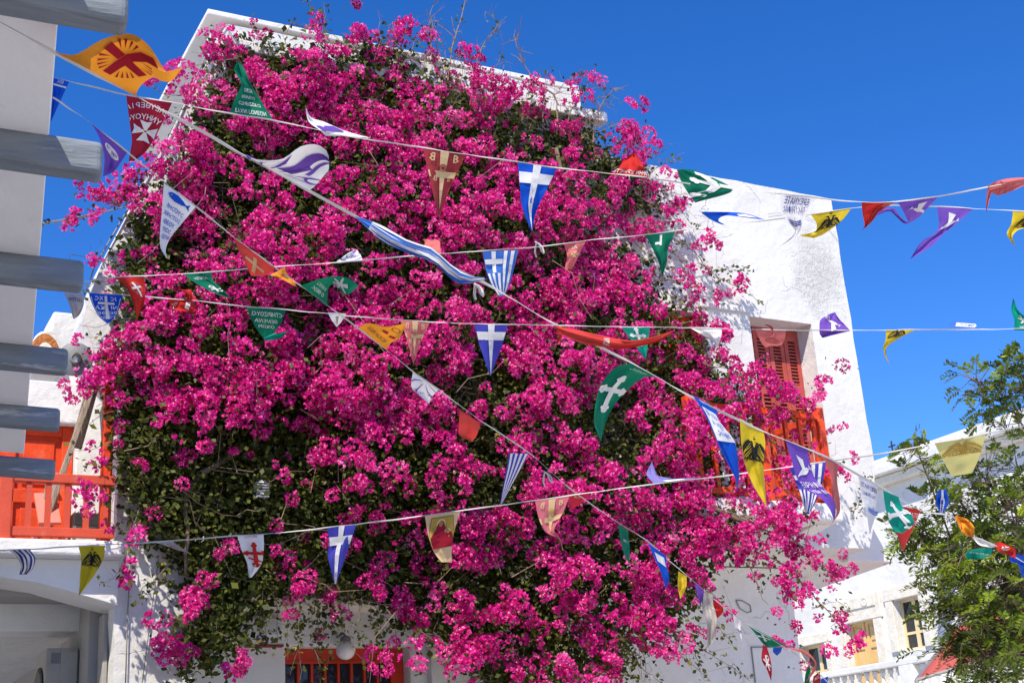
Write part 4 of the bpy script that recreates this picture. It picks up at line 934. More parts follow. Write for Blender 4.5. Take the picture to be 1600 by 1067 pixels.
ALLF = []
def pennant(key, col, L, R, label, pr=None, wave=.02, far=1, maxdz=.16, back=None, dd=0., ph=None):
    inv = STR[key][1] if isinstance(key, str) else (lambda x: key)
    L = np.array(L, float); R = np.array(R, float); nS, nT = 10, 18
    ph = ph if ph is not None else RNG.uniform(0, 6.28)
    a, b = uD(*L[0], inv(L[0][0])), uD(*R[0], inv(R[0][0])); tip = .5*(L[-1]+R[-1])
    dav = .5*(inv(L[0][0])+inv(R[0][0])); wd = max(np.linalg.norm(a-b), .14)
    m = .5*(L[0]+R[0]); plen = np.linalg.norm(np.diff(catmull(L, np.linspace(0, 1, 12)), axis=0), axis=1).sum()/FPX*dav
    full = 1.25*wd
    dz = min(maxdz, sqrt(max(0., full*full-plen*plen))) if full > plen else .0
    dz = dz*far
    def pos(s, t):
        s = np.atleast_1d(np.asarray(s, float)); t = np.atleast_1d(np.asarray(t, float))
        l, r = catmull(L, t), catmull(R, t); q = l+(r-l)*s[:, None]
        d0 = inv(L[0][0]); d1 = inv(R[0][0]); base = d0+(d1-d0)*s
        env = np.minimum(1, t*3.)
        ww = wave*(.65*np.sin(2*pi*(.85*s+.35*t)+ph)+.5*np.sin(2*pi*(1.25*t-.3*s)+1.7*ph)+.28*np.sin(2*pi*(2.3*s-.6*t)+2.9*ph)+.2*np.sin(2*pi*(2.6*t+.9*s)+ph*3.1))*env
        d = base+dd+dz*t**1.4+ww
        qq = CF[None]+((q[:, 0]-800)/FPX)[:, None]*CR-((q[:, 1]-533.5)/FPX)[:, None]*CU
        return CO+qq*d[:, None]
    S, T = np.meshgrid(np.linspace(0, 1, nS+1), np.linspace(0, 1, nT+1)); V = pos(S.ravel(), T.ravel())
    idx = np.arange((nS+1)*(nT+1)).reshape(nT+1, nS+1)
    Q = np.stack([idx[:-1, :-1], idx[:-1, 1:], idx[1:, 1:], idx[1:, :-1]], -1).reshape(-1, 4)
    o = bpy.data.objects.new('pennant', npmesh('pennant', V, Q, cm(col), smooth=True)); C.objects.link(o)
    tag(o, label, 'pennant', 'religious and national pennants on the strings'); ALLF.append(o)
    if pr:
        for lay, (key_, (vs, fs)) in enumerate(pr.items.items()):
            c = key_.split('|')[0]; bm = bmesh.new(); bv = [bm.verts.new((x, y, 0)) for x, y in vs]
            for f in fs:
                try: bm.faces.new([bv[i] for i in f])
                except ValueError: pass
            st = key_.endswith('|st')
            if not st:
                for _ in range(2):
                    lg = [e for e in bm.edges if e.calc_length() > .14]
                    if lg: bmesh.ops.subdivide_edges(bm, edges=lg, cuts=1); bmesh.ops.triangulate(bm, faces=bm.faces)
            uv = np.array([(v.co.x, v.co.y) for v in bm.verts])
            if st: s_, t_ = uv[:, 0], uv[:, 1]
            else: t_ = uv[:, 1]/pr.H; s_ = .5+uv[:, 0]/np.maximum(1-t_, .12)
            s_ = np.clip(s_, .015, .985); t_ = np.clip(t_, .004, .985)
            P = pos(s_, t_); e = .01
            du = pos(np.clip(s_+e, 0, 1), t_)-pos(np.clip(s_-e, 0, 1), t_); dv = pos(s_, np.clip(t_+e, 0, 1))-pos(s_, np.clip(t_-e, 0, 1))
            N = np.cross(du, dv); N /= np.linalg.norm(N, axis=1, keepdims=True)+1e-9
            tocam = CO-P; N *= np.sign((N*tocam).sum(1, keepdims=True)); P = P+N*(.0035+.0012*lay)+tocam/np.linalg.norm(tocam, axis=1, keepdims=True)*.0025
            for v, p in zip(bm.verts, P): v.co = p
            me = bpy.data.meshes.new('print'); bm.to_mesh(me); bm.free(); me.materials.append(cm(c))
            e_ = bpy.data.objects.new('printed_emblem', me); C.objects.link(e_); e_.parent = o
    return o
P_ = Print
exec_strings = None
# ---- strings: pixel line, distance along it
string('near', [(-8, 30), (85, 82), (215, 152), (315, 205), (380, 243), (480, 297), (555, 338), (660, 395), (760, 444), (870, 508), (985, 566), (1085, 622), (1180, 668), (1287, 712), (1340, 741), (1378, 762), (1437, 797), (1490, 808), (1520, 838), (1556, 852), (1610, 884), (1760, 960), (1900, 1030)],
       [0, 600, 1200, 1400, 1610], [3.75, 5.0, 6.1, 7.0, 8.2], 'white string nearest the eaves, running from the top left beam down to the right tree', .0055)
string('upper', [(84, 122), (110, 128), (205, 150), (268, 160), (355, 177), (427, 188), (540, 212), (660, 231), (725, 241), (808, 253), (870, 262), (960, 272), (1012, 278), (1145, 297), (1220, 303), (1275, 309), (1347, 316), (1400, 315), (1468, 307), (1540, 293), (1610, 278), (1800, 232), (2100, 150)],
       [80, 800, 1610], [6.6, 7.4, 7.6], 'white string passing below the parapet, highest of the strings over the flowers')
string('diagonal', [(82, 152), (145, 195), (200, 239), (255, 283), (305, 322), (365, 370), (430, 418), (470, 447), (535, 494), (600, 544), (645, 580), (690, 612), (750, 656), (825, 706), (895, 766), (960, 812), (1012, 845), (1042, 872), (1085, 909), (1125, 943), (1172, 978), (1225, 1010), (1252, 1028), (1290, 1062), (1300, 1074)],
       [80, 400, 700, 1000, 1300], [6.3, 7.4, 8.8, 11.0, 12.2], 'white string slanting from the upper left down through the middle of the flowers')
string('middle', [(100, 446), (180, 434), (285, 428), (362, 422), (440, 416), (530, 410), (600, 404), (690, 396), (755, 392), (845, 385), (915, 376), (1010, 367), (1050, 362), (1100, 355), (1195, 345), (1262, 336), (1330, 325), (1380, 321), (1465, 323), (1522, 326), (1610, 331), (1800, 340), (2100, 342)],
       [100, 800, 1610], [8.4, 9.3, 9.0], 'white string crossing the middle of the flowers above the Greek striped pennant')
string('level', [(95, 452), (140, 457), (192, 461), (262, 466), (310, 470), (385, 479), (447, 484), (520, 491), (560, 495), (625, 500), (670, 503), (740, 506), (795, 507), (970, 510), (1015, 511), (1170, 514), (1227, 516), (1325, 516), (1430, 515), (1530, 515), (1610, 513), (1800, 507), (2100, 490)],
       [95, 800, 1610], [8.6, 9.6, 9.4], 'nearly level white string passing in front of the red shutters')
string('low', [(-420, 872), (-200, 866), (-8, 860), (55, 857), (130, 852), (245, 846), (375, 836), (440, 832), (510, 824), (560, 818), (665, 805), (720, 797), (850, 780), (930, 768), (1060, 751), (1100, 747), (1235, 729), (1312, 718), (1390, 706), (1460, 692), (1542, 678), (1610, 663), (1800, 618), (2100, 530)],
       [0, 800, 1610], [7.6, 8.0, 7.6], 'lowest white string, carrying the icon pennant and the pale yellow eagle pennant')

# ---- pennants of the near string
pennant('near', 'orange', [(85, 82), (117, 86), (160, 62), (205, 53), (238, 78), (250, 112), (285, 106)], [(215, 152), (213, 146), (222, 132), (240, 121), (252, 127), (268, 127), (285, 106)], 'large orange pennant with dark red rayed cross blowing up below the top beam',
        P_(1.25).raycross('darkred', 0, .42, .34), wave=.02)
pennant('near', 'white', [(352, 226), (395, 248), (440, 249), (470, 229), (495, 226), (512, 238), (514, 256)], [(482, 298), (490, 293), (500, 282), (510, 270), (512, 268), (514, 264), (514, 256)], 'blurred white pennant with purple strokes twisted into a roll over the upper left flowers',
        P_(1.2).st('purple', .30, .56, .30, .97).st('purple', .66, .76, .42, .95).rays('purple', -.1, .1, 6, .6).ring('purple', .30, .42, .13, .035).ring('purple', .34, .66, .09, .03), wave=.025)
pennant('near', 'skyblue', [(555, 338), (592, 350), (640, 377), (676, 388), (697, 408), (730, 430), (764, 436)], [(555, 338), (574, 357), (600, 379), (640, 397), (680, 413), (716, 443), (764, 436)], 'Greek striped pennant twisted lengthwise along its string above the middle of the flowers', P_().stripes(4, 'white', .12), wave=.03, maxdz=0)
pennant('near', 'coral', [(864, 508), (900, 515), (940, 524), (985, 532), (1020, 526), (1055, 516)], [(864, 508), (878, 522), (908, 536), (935, 541), (965, 546), (1000, 541), (1030, 533), (1055, 516)], 'long coral red pennant wrung out along its string above the green cross pennant', P_().text('white', 'ΜΗΝ ΚΡΙΝΕΤΕ', 0, .6, .06, .4), wave=.055, maxdz=0)
pennant('near', 'coral', [(868, 512), (872, 525), (866, 545)], [(882, 516), (878, 528), (866, 545)], 'tiny coral tail of cloth knotted on the string left of the wrung red pennant', None, wave=.01, maxdz=0)
pennant('near', 'green', [(985, 567), (960, 575), (938, 602), (929, 640), (929, 664), (939, 690)], [(1031, 591), (1010, 588), (985, 605), (962, 630), (948, 656), (939, 690)], 'large curving green pennant with white budded cross at the right of the flowers',
        P_(1.7).budded('white', .0, .72, .36).text('white', 'ΠΙCΤΙC', 0, .12, .09, .5, True), wave=.015)
pennant('near', 'blue', [(1083, 618), (1100, 645), (1112, 670), (1122, 694), (1136, 722), (1150, 750), (1151, 768)], [(1120, 638), (1122, 655), (1134, 672), (1148, 690), (1153, 716), (1155, 745), (1151, 768)], 'long blue pennant with white lettered panel hanging left of the yellow eagle pennant',
        P_(2.).poly('white', [(-.34, .2), (.36, .16), (.40, .9), (-.28, .95)]).text('skyblue', 'ΘΕΟΤΟΚΕ', .02, .30, .11, .56, True).text('skyblue', 'CΩCΟΝ', .03, .52, .11, .4, True).text('skyblue', 'ΗΜΑC', .03, .76, .11, .34, True), wave=.02)
pennant('near', 'yellow', [(1156, 653), (1158, 690), (1163, 722), (1178, 760), (1198, 792)], [(1193, 674), (1196, 692), (1193, 720), (1195, 755), (1198, 792)], 'long bright yellow pennant with black double headed eagle before the red balcony', P_(2.).eagle('black', .03, .62, .42), wave=.022)
pennant('near', 'purple', [(1227, 687), (1236, 716), (1245, 746), (1256, 763), (1280, 776), (1297, 796), (1303, 814)], [(1262, 702), (1266, 725), (1273, 746), (1291, 766), (1303, 781), (1306, 800), (1303, 814)], 'long purple pennant with dove and white lettering trailing right below the red balcony',
        P_(2.3).dove('white', 0, .62, .32).text('white', 'ΕΙΡΗΝΗ', .02, 1.12, .16, .62).text('white', 'ΥΜΙΝ', .0, 1.4, .15, .36), wave=.02)
pennant('near', 'dusty', [(1287, 713), (1298, 745), (1301, 780), (1307, 800), (1298, 820)], [(1311, 722), (1308, 750), (1312, 780), (1312, 800), (1298, 820)], 'narrow dusty red pennant hanging beside the wall right of the purple dove pennant', None, wave=.025)
pennant('near', 'white', [(1341, 742), (1345, 770), (1352, 790), (1356, 815), (1359, 836)], [(1371, 758), (1370, 780), (1371, 802), (1366, 812), (1359, 836)], 'white pennant with blue book and blue letters against the white corner of the house',
        P_(1.7).text('navy', 'ΕΡΕΥΝΑΤΕ', 0, .22, .13, .75, True).text('navy', 'ΤΑC ΓΡΑΦΑC', 0, .46, .12, .6, True).book('skyblue', .05, .92, .2), wave=.012)
pennant('near', 'teal', [(1380, 766), (1383, 790), (1389, 815), (1398, 829), (1410, 833)], [(1404, 776), (1409, 790), (1424, 804), (1428, 818), (1410, 833)], 'green pennant with white cross folded up over a red one beside the tree', P_(1.3).budded('white', 0, .6, .42, -.3), wave=.02, dd=-.03)
pennant('near', 'red', [(1396, 788), (1394, 806), (1402, 835), (1411, 862)], [(1438, 797), (1432, 814), (1421, 838), (1411, 862)], 'red pennant with white letters hanging behind the folded green one beside the tree', P_(1.5).text('white', 'ΑΓΑΠΑΤΕ', .12, .2, .14, .6).text('white', 'ΑΛΛΗΛΟΥC', .1, .42, .12, .5), wave=.012, dd=.03)
pennant('near', 'blue', [(1465, 766), (1463, 785), (1468, 801)], [(1478, 764), (1483, 784), (1472, 804)], 'small blue and white pennant rolled in front of the white house by the tree', P_().st('white', .38, .62, .0, .95), wave=.03)
pennant('near', 'orange', [(1492, 806), (1500, 826), (1509, 836), (1521, 839)], [(1494, 805), (1511, 811), (1522, 823), (1521, 839)], 'small orange pennant bunched on the string in front of the tree', P_().rays('darkred', 0, .1, 4, .6), wave=.04, maxdz=0)
pennant('near', 'white', [(1518, 837), (1530, 851), (1548, 855), (1560, 853)], [(1518, 837), (1533, 841), (1548, 848), (1560, 853)], 'small white pennant wound round the string between orange and green ones by the tree', None, wave=.03, maxdz=0)
pennant('near', 'teal', [(1530, 856), (1511, 861), (1510, 872), (1531, 873)], [(1551, 856), (1549, 865), (1540, 871), (1531, 873)], 'small green pennant drooping below the white one in front of the tree', P_().text('white', 'ΟΙΚΟC', 0, .5, .12, .5), wave=.03)
pennant('near', 'red', [(1553, 849), (1560, 860), (1574, 866), (1587, 873)], [(1562, 846), (1575, 852), (1586, 856), (1587, 873)], 'small red pennant curled against the tree at the right edge', P_().maltese('white', 0, .5, .18), wave=.03, maxdz=0)
pennant('near', 'blue', [(1577, 864), (1579, 877), (1590, 880), (1597, 904)], [(1603, 868), (1604, 880), (1602, 892), (1597, 904)], 'small blue pennant hanging lowest on the string at the right edge by the tree', None, wave=.03)
# ---- upper string
pennant('upper', 'blue', [(83, 121), (82, 145), (79, 192)], [(108, 128), (98, 150), (79, 192)], 'blue pennant half hidden by the white eave beside the orange pennant', P_().st('white', .0, 1, .13, .17).text('white', 'ΘΕΟC', 0, .08, .1, .4, True), wave=.015)
pennant('upper', 'darkred', [(197, 149), (203, 195), (206, 220), (201, 252)], [(269, 161), (246, 208), (230, 235), (210, 252)], 'dark red pennant with white Maltese cross at the left above the flowers',
        P_(1.45).maltese('white', .02, .72, .24).arc_text('white', 'ΕΛΕΥΘΕΡΙΑ', 0, .98, .82, .11, True).arc_text('white', 'ΓΥΝΗΥΟΥC', 0, .98, .58, .11, True), wave=.02)
pennant('upper', 'green', [(358, 178), (368, 152), (377, 132), (366, 110), (371, 95)], [(427, 188), (408, 158), (391, 130), (382, 108), (371, 95)], 'green pennant with white text blown upright over the top left flowers',
        P_(1.5).text('white', 'ΕΥΧΑΙ ΓΟΝΕΩΝ', 0, .13, .10, .72, False, False).text('white', 'CΤΗΡΙΖΟΥCΙ', 0, .33, .09, .56).text('white', 'ΘΕΜΕΛΙΑ', 0, .52, .09, .4).text('white', 'ΟΙΚΩΝ', 0, .7, .09, .3), wave=.02)
pennant('upper', 'white', [(580, 216), (540, 205), (505, 190), (486, 184), (477, 166)], [(520, 210), (510, 213), (500, 204), (482, 190), (477, 166)], 'thin white pennant with purple mark twisted on the string near the parapet', P_().st('purple', .1, .9, .32, .5), wave=.02, maxdz=0)
pennant('upper', 'maroon', [(661, 232), (668, 265), (677, 305), (686, 342)], [(729, 241), (712, 275), (697, 310), (686, 342)], 'maroon and cream pennant with letters B around a cross hanging upright over the upper flowers', P_(1.6).bcross('cream', 'maroon'), wave=.015)
pennant('upper', 'blue', [(809, 254), (812, 290), (816, 325), (831, 364)], [(871, 262), (855, 295), (838, 330), (831, 364)], 'blue pennant with white cross on the highest string over the right of the flowers', P_(1.7).cross_flag('white', .2), wave=.02)
pennant('upper', 'red', [(951, 271), (966, 263), (975, 250), (991, 239)], [(1014, 279), (1008, 267), (1000, 250), (991, 239)], 'red pennant with white letters blown upright at the top right of the flowers', P_(.9).text('white', 'ΜΗΝ ΚΡΙΝΕΤΕ', 0, .16, .15, .86, True, True), wave=.05)
pennant('upper', 'green', [(1058, 266), (1064, 283), (1074, 300), (1086, 317)], [(1066, 264), (1090, 268), (1145, 297), (1086, 317)], 'green pennant with white budded cross flat against the upper white wall', P_(1.0).budded('white', .12, .45, .36, .6), wave=.015)
pennant('upper', 'white', [(1219, 302), (1221, 330), (1233, 350), (1243, 362), (1220, 385)], [(1276, 310), (1262, 330), (1254, 350), (1247, 365), (1220, 385)], 'white pennant with blue letters and open book curling at the right roof corner',
        P_(1.45).text('navy', 'ΕΡΕΥΝΑΤΕ', 0, .14, .16, .66, True).text('navy', 'ΤΑC ΓΡΑΦΑC', -.02, .36, .15, .6, True).book('navy', 0, .66, .2), wave=.015)
pennant('upper', 'red', [(1346, 316), (1348, 336), (1351, 352), (1347, 360)], [(1401, 315), (1376, 330), (1360, 348), (1347, 360)], 'red pennant with pink fold beside the purple dove pennant in the sky', P_().st('pink', .68, .97, .05, .95), wave=.03)
pennant('upper', 'purple', [(1403, 316), (1410, 328), (1416, 340), (1420, 349)], [(1468, 306), (1452, 322), (1435, 340), (1420, 349)], 'purple pennant with white dove on the upper string against the sky', P_(1.0).dove('white', .1, .38, .24, -1), wave=.012)
pennant('upper', 'purple', [(1374, 330), (1388, 325), (1398, 327), (1408, 340), (1421, 349)], [(1367, 338), (1390, 330), (1400, 338), (1412, 349), (1421, 349)], 'tail of purple cloth flying left from the upper dove pennant toward the red one', None, wave=.02, maxdz=0)
pennant('upper', 'pink', [(1612, 277), (1570, 280), (1545, 290), (1541, 315), (1541, 333)], [(1612, 284), (1578, 300), (1556, 306), (1550, 300), (1541, 333)], 'salmon pink pennant blown sideways at the right edge of the sky', P_().rays('dusty', 0, .5, 5, .3), wave=.03)
# ---- diagonal string
pennant('diagonal', 'purple', [(143, 193), (155, 215), (163, 245), (161, 276)], [(199, 238), (190, 252), (178, 268), (161, 276)], 'purple pennant with white oval at the far left below the dark red cross', P_(1.1).disc('white', .02, .36, .22, 18, .13).text('purple', 'ΕΙΡΗΝΗ', .02, .36, .09, .32), wave=.02)
pennant('diagonal', 'white', [(256, 286), (253, 330), (250, 365), (251, 388), (261, 404)], [(306, 323), (282, 352), (266, 372), (259, 390), (261, 404)], 'white pennant with blue fish and blue Greek letters over the left flowers',
        P_(1.75).fish('blue', .03, .16, .34).text('blue', 'ΙΗCΟΥC', .02, .42, .11, .5).text('blue', 'ΧΡΙCΤΟC', 0, .62, .11, .52).text('blue', 'ΘΕΟΥ', -.02, .82, .11, .34).text('blue', 'ΥΙΟC', -.02, 1.0, .11, .26).text('blue', 'CΩΤΗΡ', 0, 1.18, .11, .26), wave=.02)
pennant('diagonal', 'coral', [(366, 371), (373, 392), (383, 412), (392, 431)], [(430, 419), (420, 428), (408, 432), (392, 431)], 'coral red pennant with pale rayed cross on the slanting string at left', P_(.9).raycross('cream', .02, .34, .28, 'pink'), wave=.02)
pennant('diagonal', 'orange', [(422, 430), (440, 436), (455, 444), (463, 448)], [(445, 417), (448, 426), (460, 440), (463, 448)], 'small orange pennant folded tight on the slanting string beside the green one', P_().text('darkred', 'ΑΓΑΠΗ', 0, .4, .1, .4), wave=.03)
pennant('diagonal', 'green', [(470, 446), (500, 436), (520, 432), (542, 434), (561, 446)], [(511, 479), (513, 450), (520, 444), (543, 460), (561, 446)], 'green pennant with chi rho blown to the right on the slanting string', P_(1.9).text('white', 'Ο ΘΕΟC', 0, .25, .13, .5, True).text('white', 'ΑΓΑΠΗ ΕCΤΙ', 0, .48, .12, .5, True).chirho('white', .0, 1.2, .26), wave=.015)
pennant('diagonal', 'white', [(512, 488), (518, 500), (526, 511)], [(541, 490), (534, 502), (526, 511)], 'tiny white pennant where the slanting and level strings cross', P_().st('grey', .4, .6, .2, .8), wave=.02)
pennant('diagonal', 'orange', [(560, 512), (575, 505), (605, 510), (634, 505)], [(603, 547), (612, 535), (625, 528), (634, 505)], 'yellow orange pennant with red marks on the slanting string amid the flowers', P_(1.2).text('brown', 'ΑΓΑΠΗ ΜΟΥ', -.02, .2, .12, .6, True).rect('darkred', -.1, .02, .44, .56, .5, 0, .5).rect('darkred', .1, .22, .44, .54, .5, .16, .5).ring('brown', 0, .8, .1, .02), wave=.02)
pennant('diagonal', 'white', [(645, 581), (643, 605), (658, 620), (670, 631)], [(685, 609), (680, 614), (674, 622), (670, 631)], 'small white pennant with purple chi rho on the slanting string in mid flowers', P_(1.0).rays('purple', 0, .02, 4, .7).text('purple', 'ΙC ΧC', .1, .5, .12, .4), wave=.015)
pennant('diagonal', 'coral', [(718, 640), (717, 665), (718, 680), (737, 690)], [(750, 660), (749, 668), (744, 682), (737, 690)], 'faded coral pennant, plain and square hanging, on the slanting string', None, wave=.02)
pennant('diagonal', 'royal', [(795, 708), (792, 730), (786, 760), (781, 791)], [(826, 708), (812, 735), (797, 762), (781, 791)], 'narrow blue and white striped pennant below the middle of the flowers', P_().stripes(4), wave=.012)
pennant('diagonal', 'darkred', [(889, 768), (888, 785), (893, 797)], [(920, 771), (908, 785), (893, 797)], 'small dark red pennant behind the lowest string near the pink letter pennant', P_().text('cream', 'ΦΩC', 0, .3, .12, .3), wave=.015)
pennant('diagonal', 'green', [(966, 818), (970, 845), (976, 868), (983, 880)], [(981, 828), (983, 845), (984, 865), (983, 880)], 'dark green pennant hanging in the shade deep among the lower right flowers', P_().text('white', 'ΟΙΚΟC', 0, .5, .1, .3), wave=.015, dd=-.1)
pennant('diagonal', 'blue', [(1012, 848), (1022, 870), (1034, 898), (1040, 920)], [(1041, 868), (1042, 885), (1046, 905), (1040, 920)], 'deep blue pennant with white panel hanging among the lower right flowers', P_().poly('white', [(-.25, .2), (.3, .15), (.25, .5), (-.2, .5)]), wave=.015, dd=-.25)
pennant('diagonal', 'yellow', [(1060, 892), (1059, 915), (1063, 936)], [(1073, 900), (1072, 918), (1063, 936)], 'small yellow pennant wedged in the lower right flowers', None, wave=.02, dd=-.2)
pennant('diagonal', 'purple', [(1085, 909), (1089, 928), (1094, 947)], [(1099, 920), (1099, 930), (1094, 947)], 'small purple pennant against the shaded wall at the lower right', None, wave=.01)
pennant('diagonal', 'grey', [(1100, 922), (1098, 955), (1105, 978), (1104, 1012)], [(1108, 930), (1118, 955), (1120, 975), (1116, 1000)], 'long grey white pennant knotted limp on the slanting string by the shaded wall', P_().rays('white', 0, .3, 3, .4), wave=.035)
pennant('diagonal', 'red', [(1114, 935), (1115, 950), (1121, 966)], [(1130, 949), (1130, 956), (1121, 966)], 'small red pennant on the slanting string in front of the shaded wall', None, wave=.02)
pennant('diagonal', 'white', [(1145, 958), (1148, 978), (1155, 990), (1161, 1010)], [(1158, 968), (1158, 980), (1159, 992), (1161, 1010)], 'slim white pennant with blue book mark against the shaded wall', P_().book('navy', 0, .6, .25), wave=.015)
pennant('diagonal', 'green', [(1169, 976), (1182, 992), (1192, 1005), (1200, 1011)], [(1236, 1012), (1222, 1008), (1212, 1010), (1200, 1011)], 'green pennant with white cross flat against the shaded wall at the bottom right', P_(.7).budded('white', -.12, .26, .18, 1.2), wave=.012)
pennant('diagonal', 'darkred', [(1192, 1007), (1190, 1030), (1198, 1045), (1205, 1064)], [(1198, 1009), (1204, 1030), (1206, 1046), (1205, 1064)], 'narrow dark red pennant hanging below the green one at the bottom right', P_().chirho('white', 0, .65, .3), wave=.015)
pennant('diagonal', 'blue', [(1208, 1011), (1208, 1018), (1214, 1024)], [(1222, 1011), (1220, 1018), (1214, 1024)], 'scrap of blue pennant below the green one at the bottom right', None, wave=.01)
pennant('diagonal', 'dusty', [(1233, 1013), (1258, 1022), (1273, 1035), (1266, 1052), (1259, 1066)], [(1240, 1012), (1262, 1018), (1276, 1036), (1272, 1050), (1259, 1066)], 'twisted brownish pennant curling round before the yellow window at the bottom right', None, wave=.02, maxdz=0)
pennant('diagonal', 'green', [(1262, 1040), (1258, 1055), (1257, 1075)], [(1267, 1044), (1266, 1058), (1262, 1075)], 'thin green pennant at the bottom edge beside the balustrade', None, wave=.015, maxdz=0)
pennant('diagonal', 'darkred', [(1271, 1056), (1270, 1066), (1276, 1078)], [(1281, 1048), (1282, 1064), (1276, 1078)], 'small dark red pennant at the bottom edge beside the balustrade', P_().text('white', 'ΦΩC', 0, .3, .2, .5), wave=.015)
pennant('diagonal', 'blue', [(1283, 1060), (1282, 1070), (1286, 1082)], [(1294, 1056), (1292, 1070), (1286, 1082)], 'small blue pennant cut by the bottom edge beside the balustrade', None, wave=.01)
# ---- middle string
pennant('middle', 'red', [(178, 433), (196, 447), (207, 470), (214, 500)], [(224, 432), (227, 450), (225, 475), (214, 500)], 'red pennant with white rayed cross hanging at the left edge of the flowers', P_(1.5).raycross('white', .04, .42, .26, 'pink', -.35), wave=.018)
pennant('middle', 'green', [(285, 428), (305, 442), (335, 458), (363, 467)], [(330, 424), (332, 436), (345, 450), (363, 467)], 'green pennant with white chi rho blown down to the right over the left flowers', P_(1.5).chirho('white', .02, .85, .2, -.6).text('white', 'ΑΓΑΠΗ', 0, .25, .12, .5, True), wave=.02)
pennant('middle', 'white', [(523, 411), (535, 402), (545, 395), (557, 390)], [(567, 408), (565, 402), (562, 396), (557, 390)], 'small white pennant with purple rays blown upright on the middle string', P_(.7).rays('purple', 0, .02, 5, .6), wave=.03)
pennant('middle', 'pink', [(640, 404), (660, 390), (664, 378), (660, 374)], [(690, 396), (688, 388), (686, 376), (660, 374)], 'pink pennant flipped up behind the twisted Greek striped pennant', None, wave=.02)
pennant('middle', 'skyblue', [(754, 393), (759, 420), (768, 445), (781, 463)], [(810, 391), (803, 420), (796, 445), (787, 463)], 'Greek flag pennant, blue with white cross and stripes, hanging over the middle of the flowers', P_(1.3).greek(), wave=.015)
pennant('middle', 'pink', [(881, 381), (886, 400), (882, 422)], [(915, 377), (904, 400), (894, 420)], 'faded pink pennant with pale marks hanging right of the Greek flag pennant', P_().text('white', 'ΕΛ', 0, .25, .14, .3).maltese('cream', .05, .6, .16), wave=.02)
pennant('middle', 'green', [(1009, 367), (1020, 390), (1030, 412), (1034, 434)], [(1055, 362), (1044, 388), (1042, 410), (1034, 434)], 'narrow green pennant with white cross tip against the white wall near the roof', P_(1.4).rect('white', -.02, .06, .06, .4).rect('white', -.2, -.021, .28, .36), wave=.03)
pennant('middle', 'blue', [(1094, 331), (1110, 343), (1130, 352), (1134, 352)], [(1196, 344), (1170, 335), (1150, 332), (1096, 331)], 'blue pennant with white fold blown flat against the upper white wall', P_(.8).poly('white', [(.12, .06), (.40, .05), (.30, .22), (.18, .26)]), wave=.015)
pennant('middle', 'yellow', [(1266, 334), (1276, 350), (1274, 362), (1250, 368), (1272, 372)], [(1331, 325), (1316, 344), (1300, 357), (1285, 367), (1272, 372)], 'yellow pennant with black eagle at the right corner of the roof', P_(1.3).eagle('black', .0, .38, .27), wave=.015)
pennant('middle', 'purple', [(1464, 324), (1467, 350), (1462, 364), (1440, 378), (1422, 405)], [(1521, 326), (1496, 348), (1472, 368), (1455, 385), (1422, 405)], 'purple dove pennant with long tail flying left, on the lower string in the sky', P_(1.9).dove('white', .03, .45, .3, 1), wave=.015)
pennant('middle', 'yellow', [(1583, 329), (1580, 350), (1573, 365), (1578, 375), (1588, 387)], [(1625, 332), (1612, 352), (1590, 360), (1582, 370), (1588, 387)], 'yellow pennant with dark eagle cut by the right edge of the sky', P_(1.3).eagle('black', .1, .35, .25), wave=.02)
# ---- level string
pennant('level', 'grey', [(100, 458), (108, 475), (112, 490), (115, 499)], [(130, 460), (131, 475), (124, 492), (115, 499)], 'greyish white pennant hanging from the end of a beam at the left', P_().text('navy', 'CΩΤΗΡ', 0, .3, .16, .6, True), wave=.02)
pennant('level', 'blue', [(138, 456), (144, 475), (155, 495), (168, 506)], [(192, 461), (187, 480), (180, 495), (172, 503)], 'blue pennant with white cross and letters IC XC at the left edge of the house',
        P_(1.05).rect('white', -.035, .035, .08, .86).rect('white', -.2, -.036, .27, .34).rect('white', .036, .2, .27, .34).text('white', 'ΙC', .20, .16, .12, None, True).text('white', 'ΧC', -.18, .16, .12, None, True).text('white', 'ΝΙ', .17, .45, .12, None, True).text('white', 'ΚΑ', -.15, .45, .12, None, True)
        .text('white', 'ΘΘ', .12, .63, .10, None, True).text('white', 'ΘΘ', -.11, .63, .10, None, True).text('white', 'ΤC', .08, .78, .09, .09, True).text('white', 'ΘΥ', -.08, .78, .09, .09, True).st('white', .035, .06, .12, .92).st('white', .94, .965, .12, .92), wave=.012)
pennant('level', 'red', [(262, 466), (266, 478), (272, 484), (300, 487), (308, 484)], [(310, 471), (300, 460), (298, 452), (290, 455), (308, 484)], 'red pennant with white cross doubled over itself above the left flowers', P_(.8).text('white', 'ΓΥΝΗΥΟΥC', -.05, .2, .14, .6, True).rect('white', -.1, .08, .5, .6), wave=.02, maxdz=.05)
pennant('level', 'red', [(276, 474), (288, 468), (290, 458), (277, 451)], [(299, 472), (300, 464), (297, 456), (277, 451)], 'red tip of cloth curling up from the doubled red pennant at left', None, wave=.02, maxdz=0)
pennant('level', 'green', [(385, 479), (394, 502), (405, 520), (415, 532)], [(447, 484), (436, 510), (425, 522), (415, 532)], 'green pennant with white Greek text on the level string at left', P_(1.2).text('white', 'CΤΗΡΙΖΟΥCΙ', .02, .2, .13, .72, True).text('white', 'ΘΕΜΕΛΙΑ', .0, .42, .12, .5, True).text('white', 'ΟΙΚΩΝ', 0, .62, .11, .32, True), wave=.015)
pennant('level', 'teal', [(412, 528), (428, 521), (440, 520), (452, 514)], [(414, 532), (428, 531), (440, 527), (452, 514)], 'bright green tail blowing right from the green text pennant on the level string', None, wave=.015, maxdz=0)
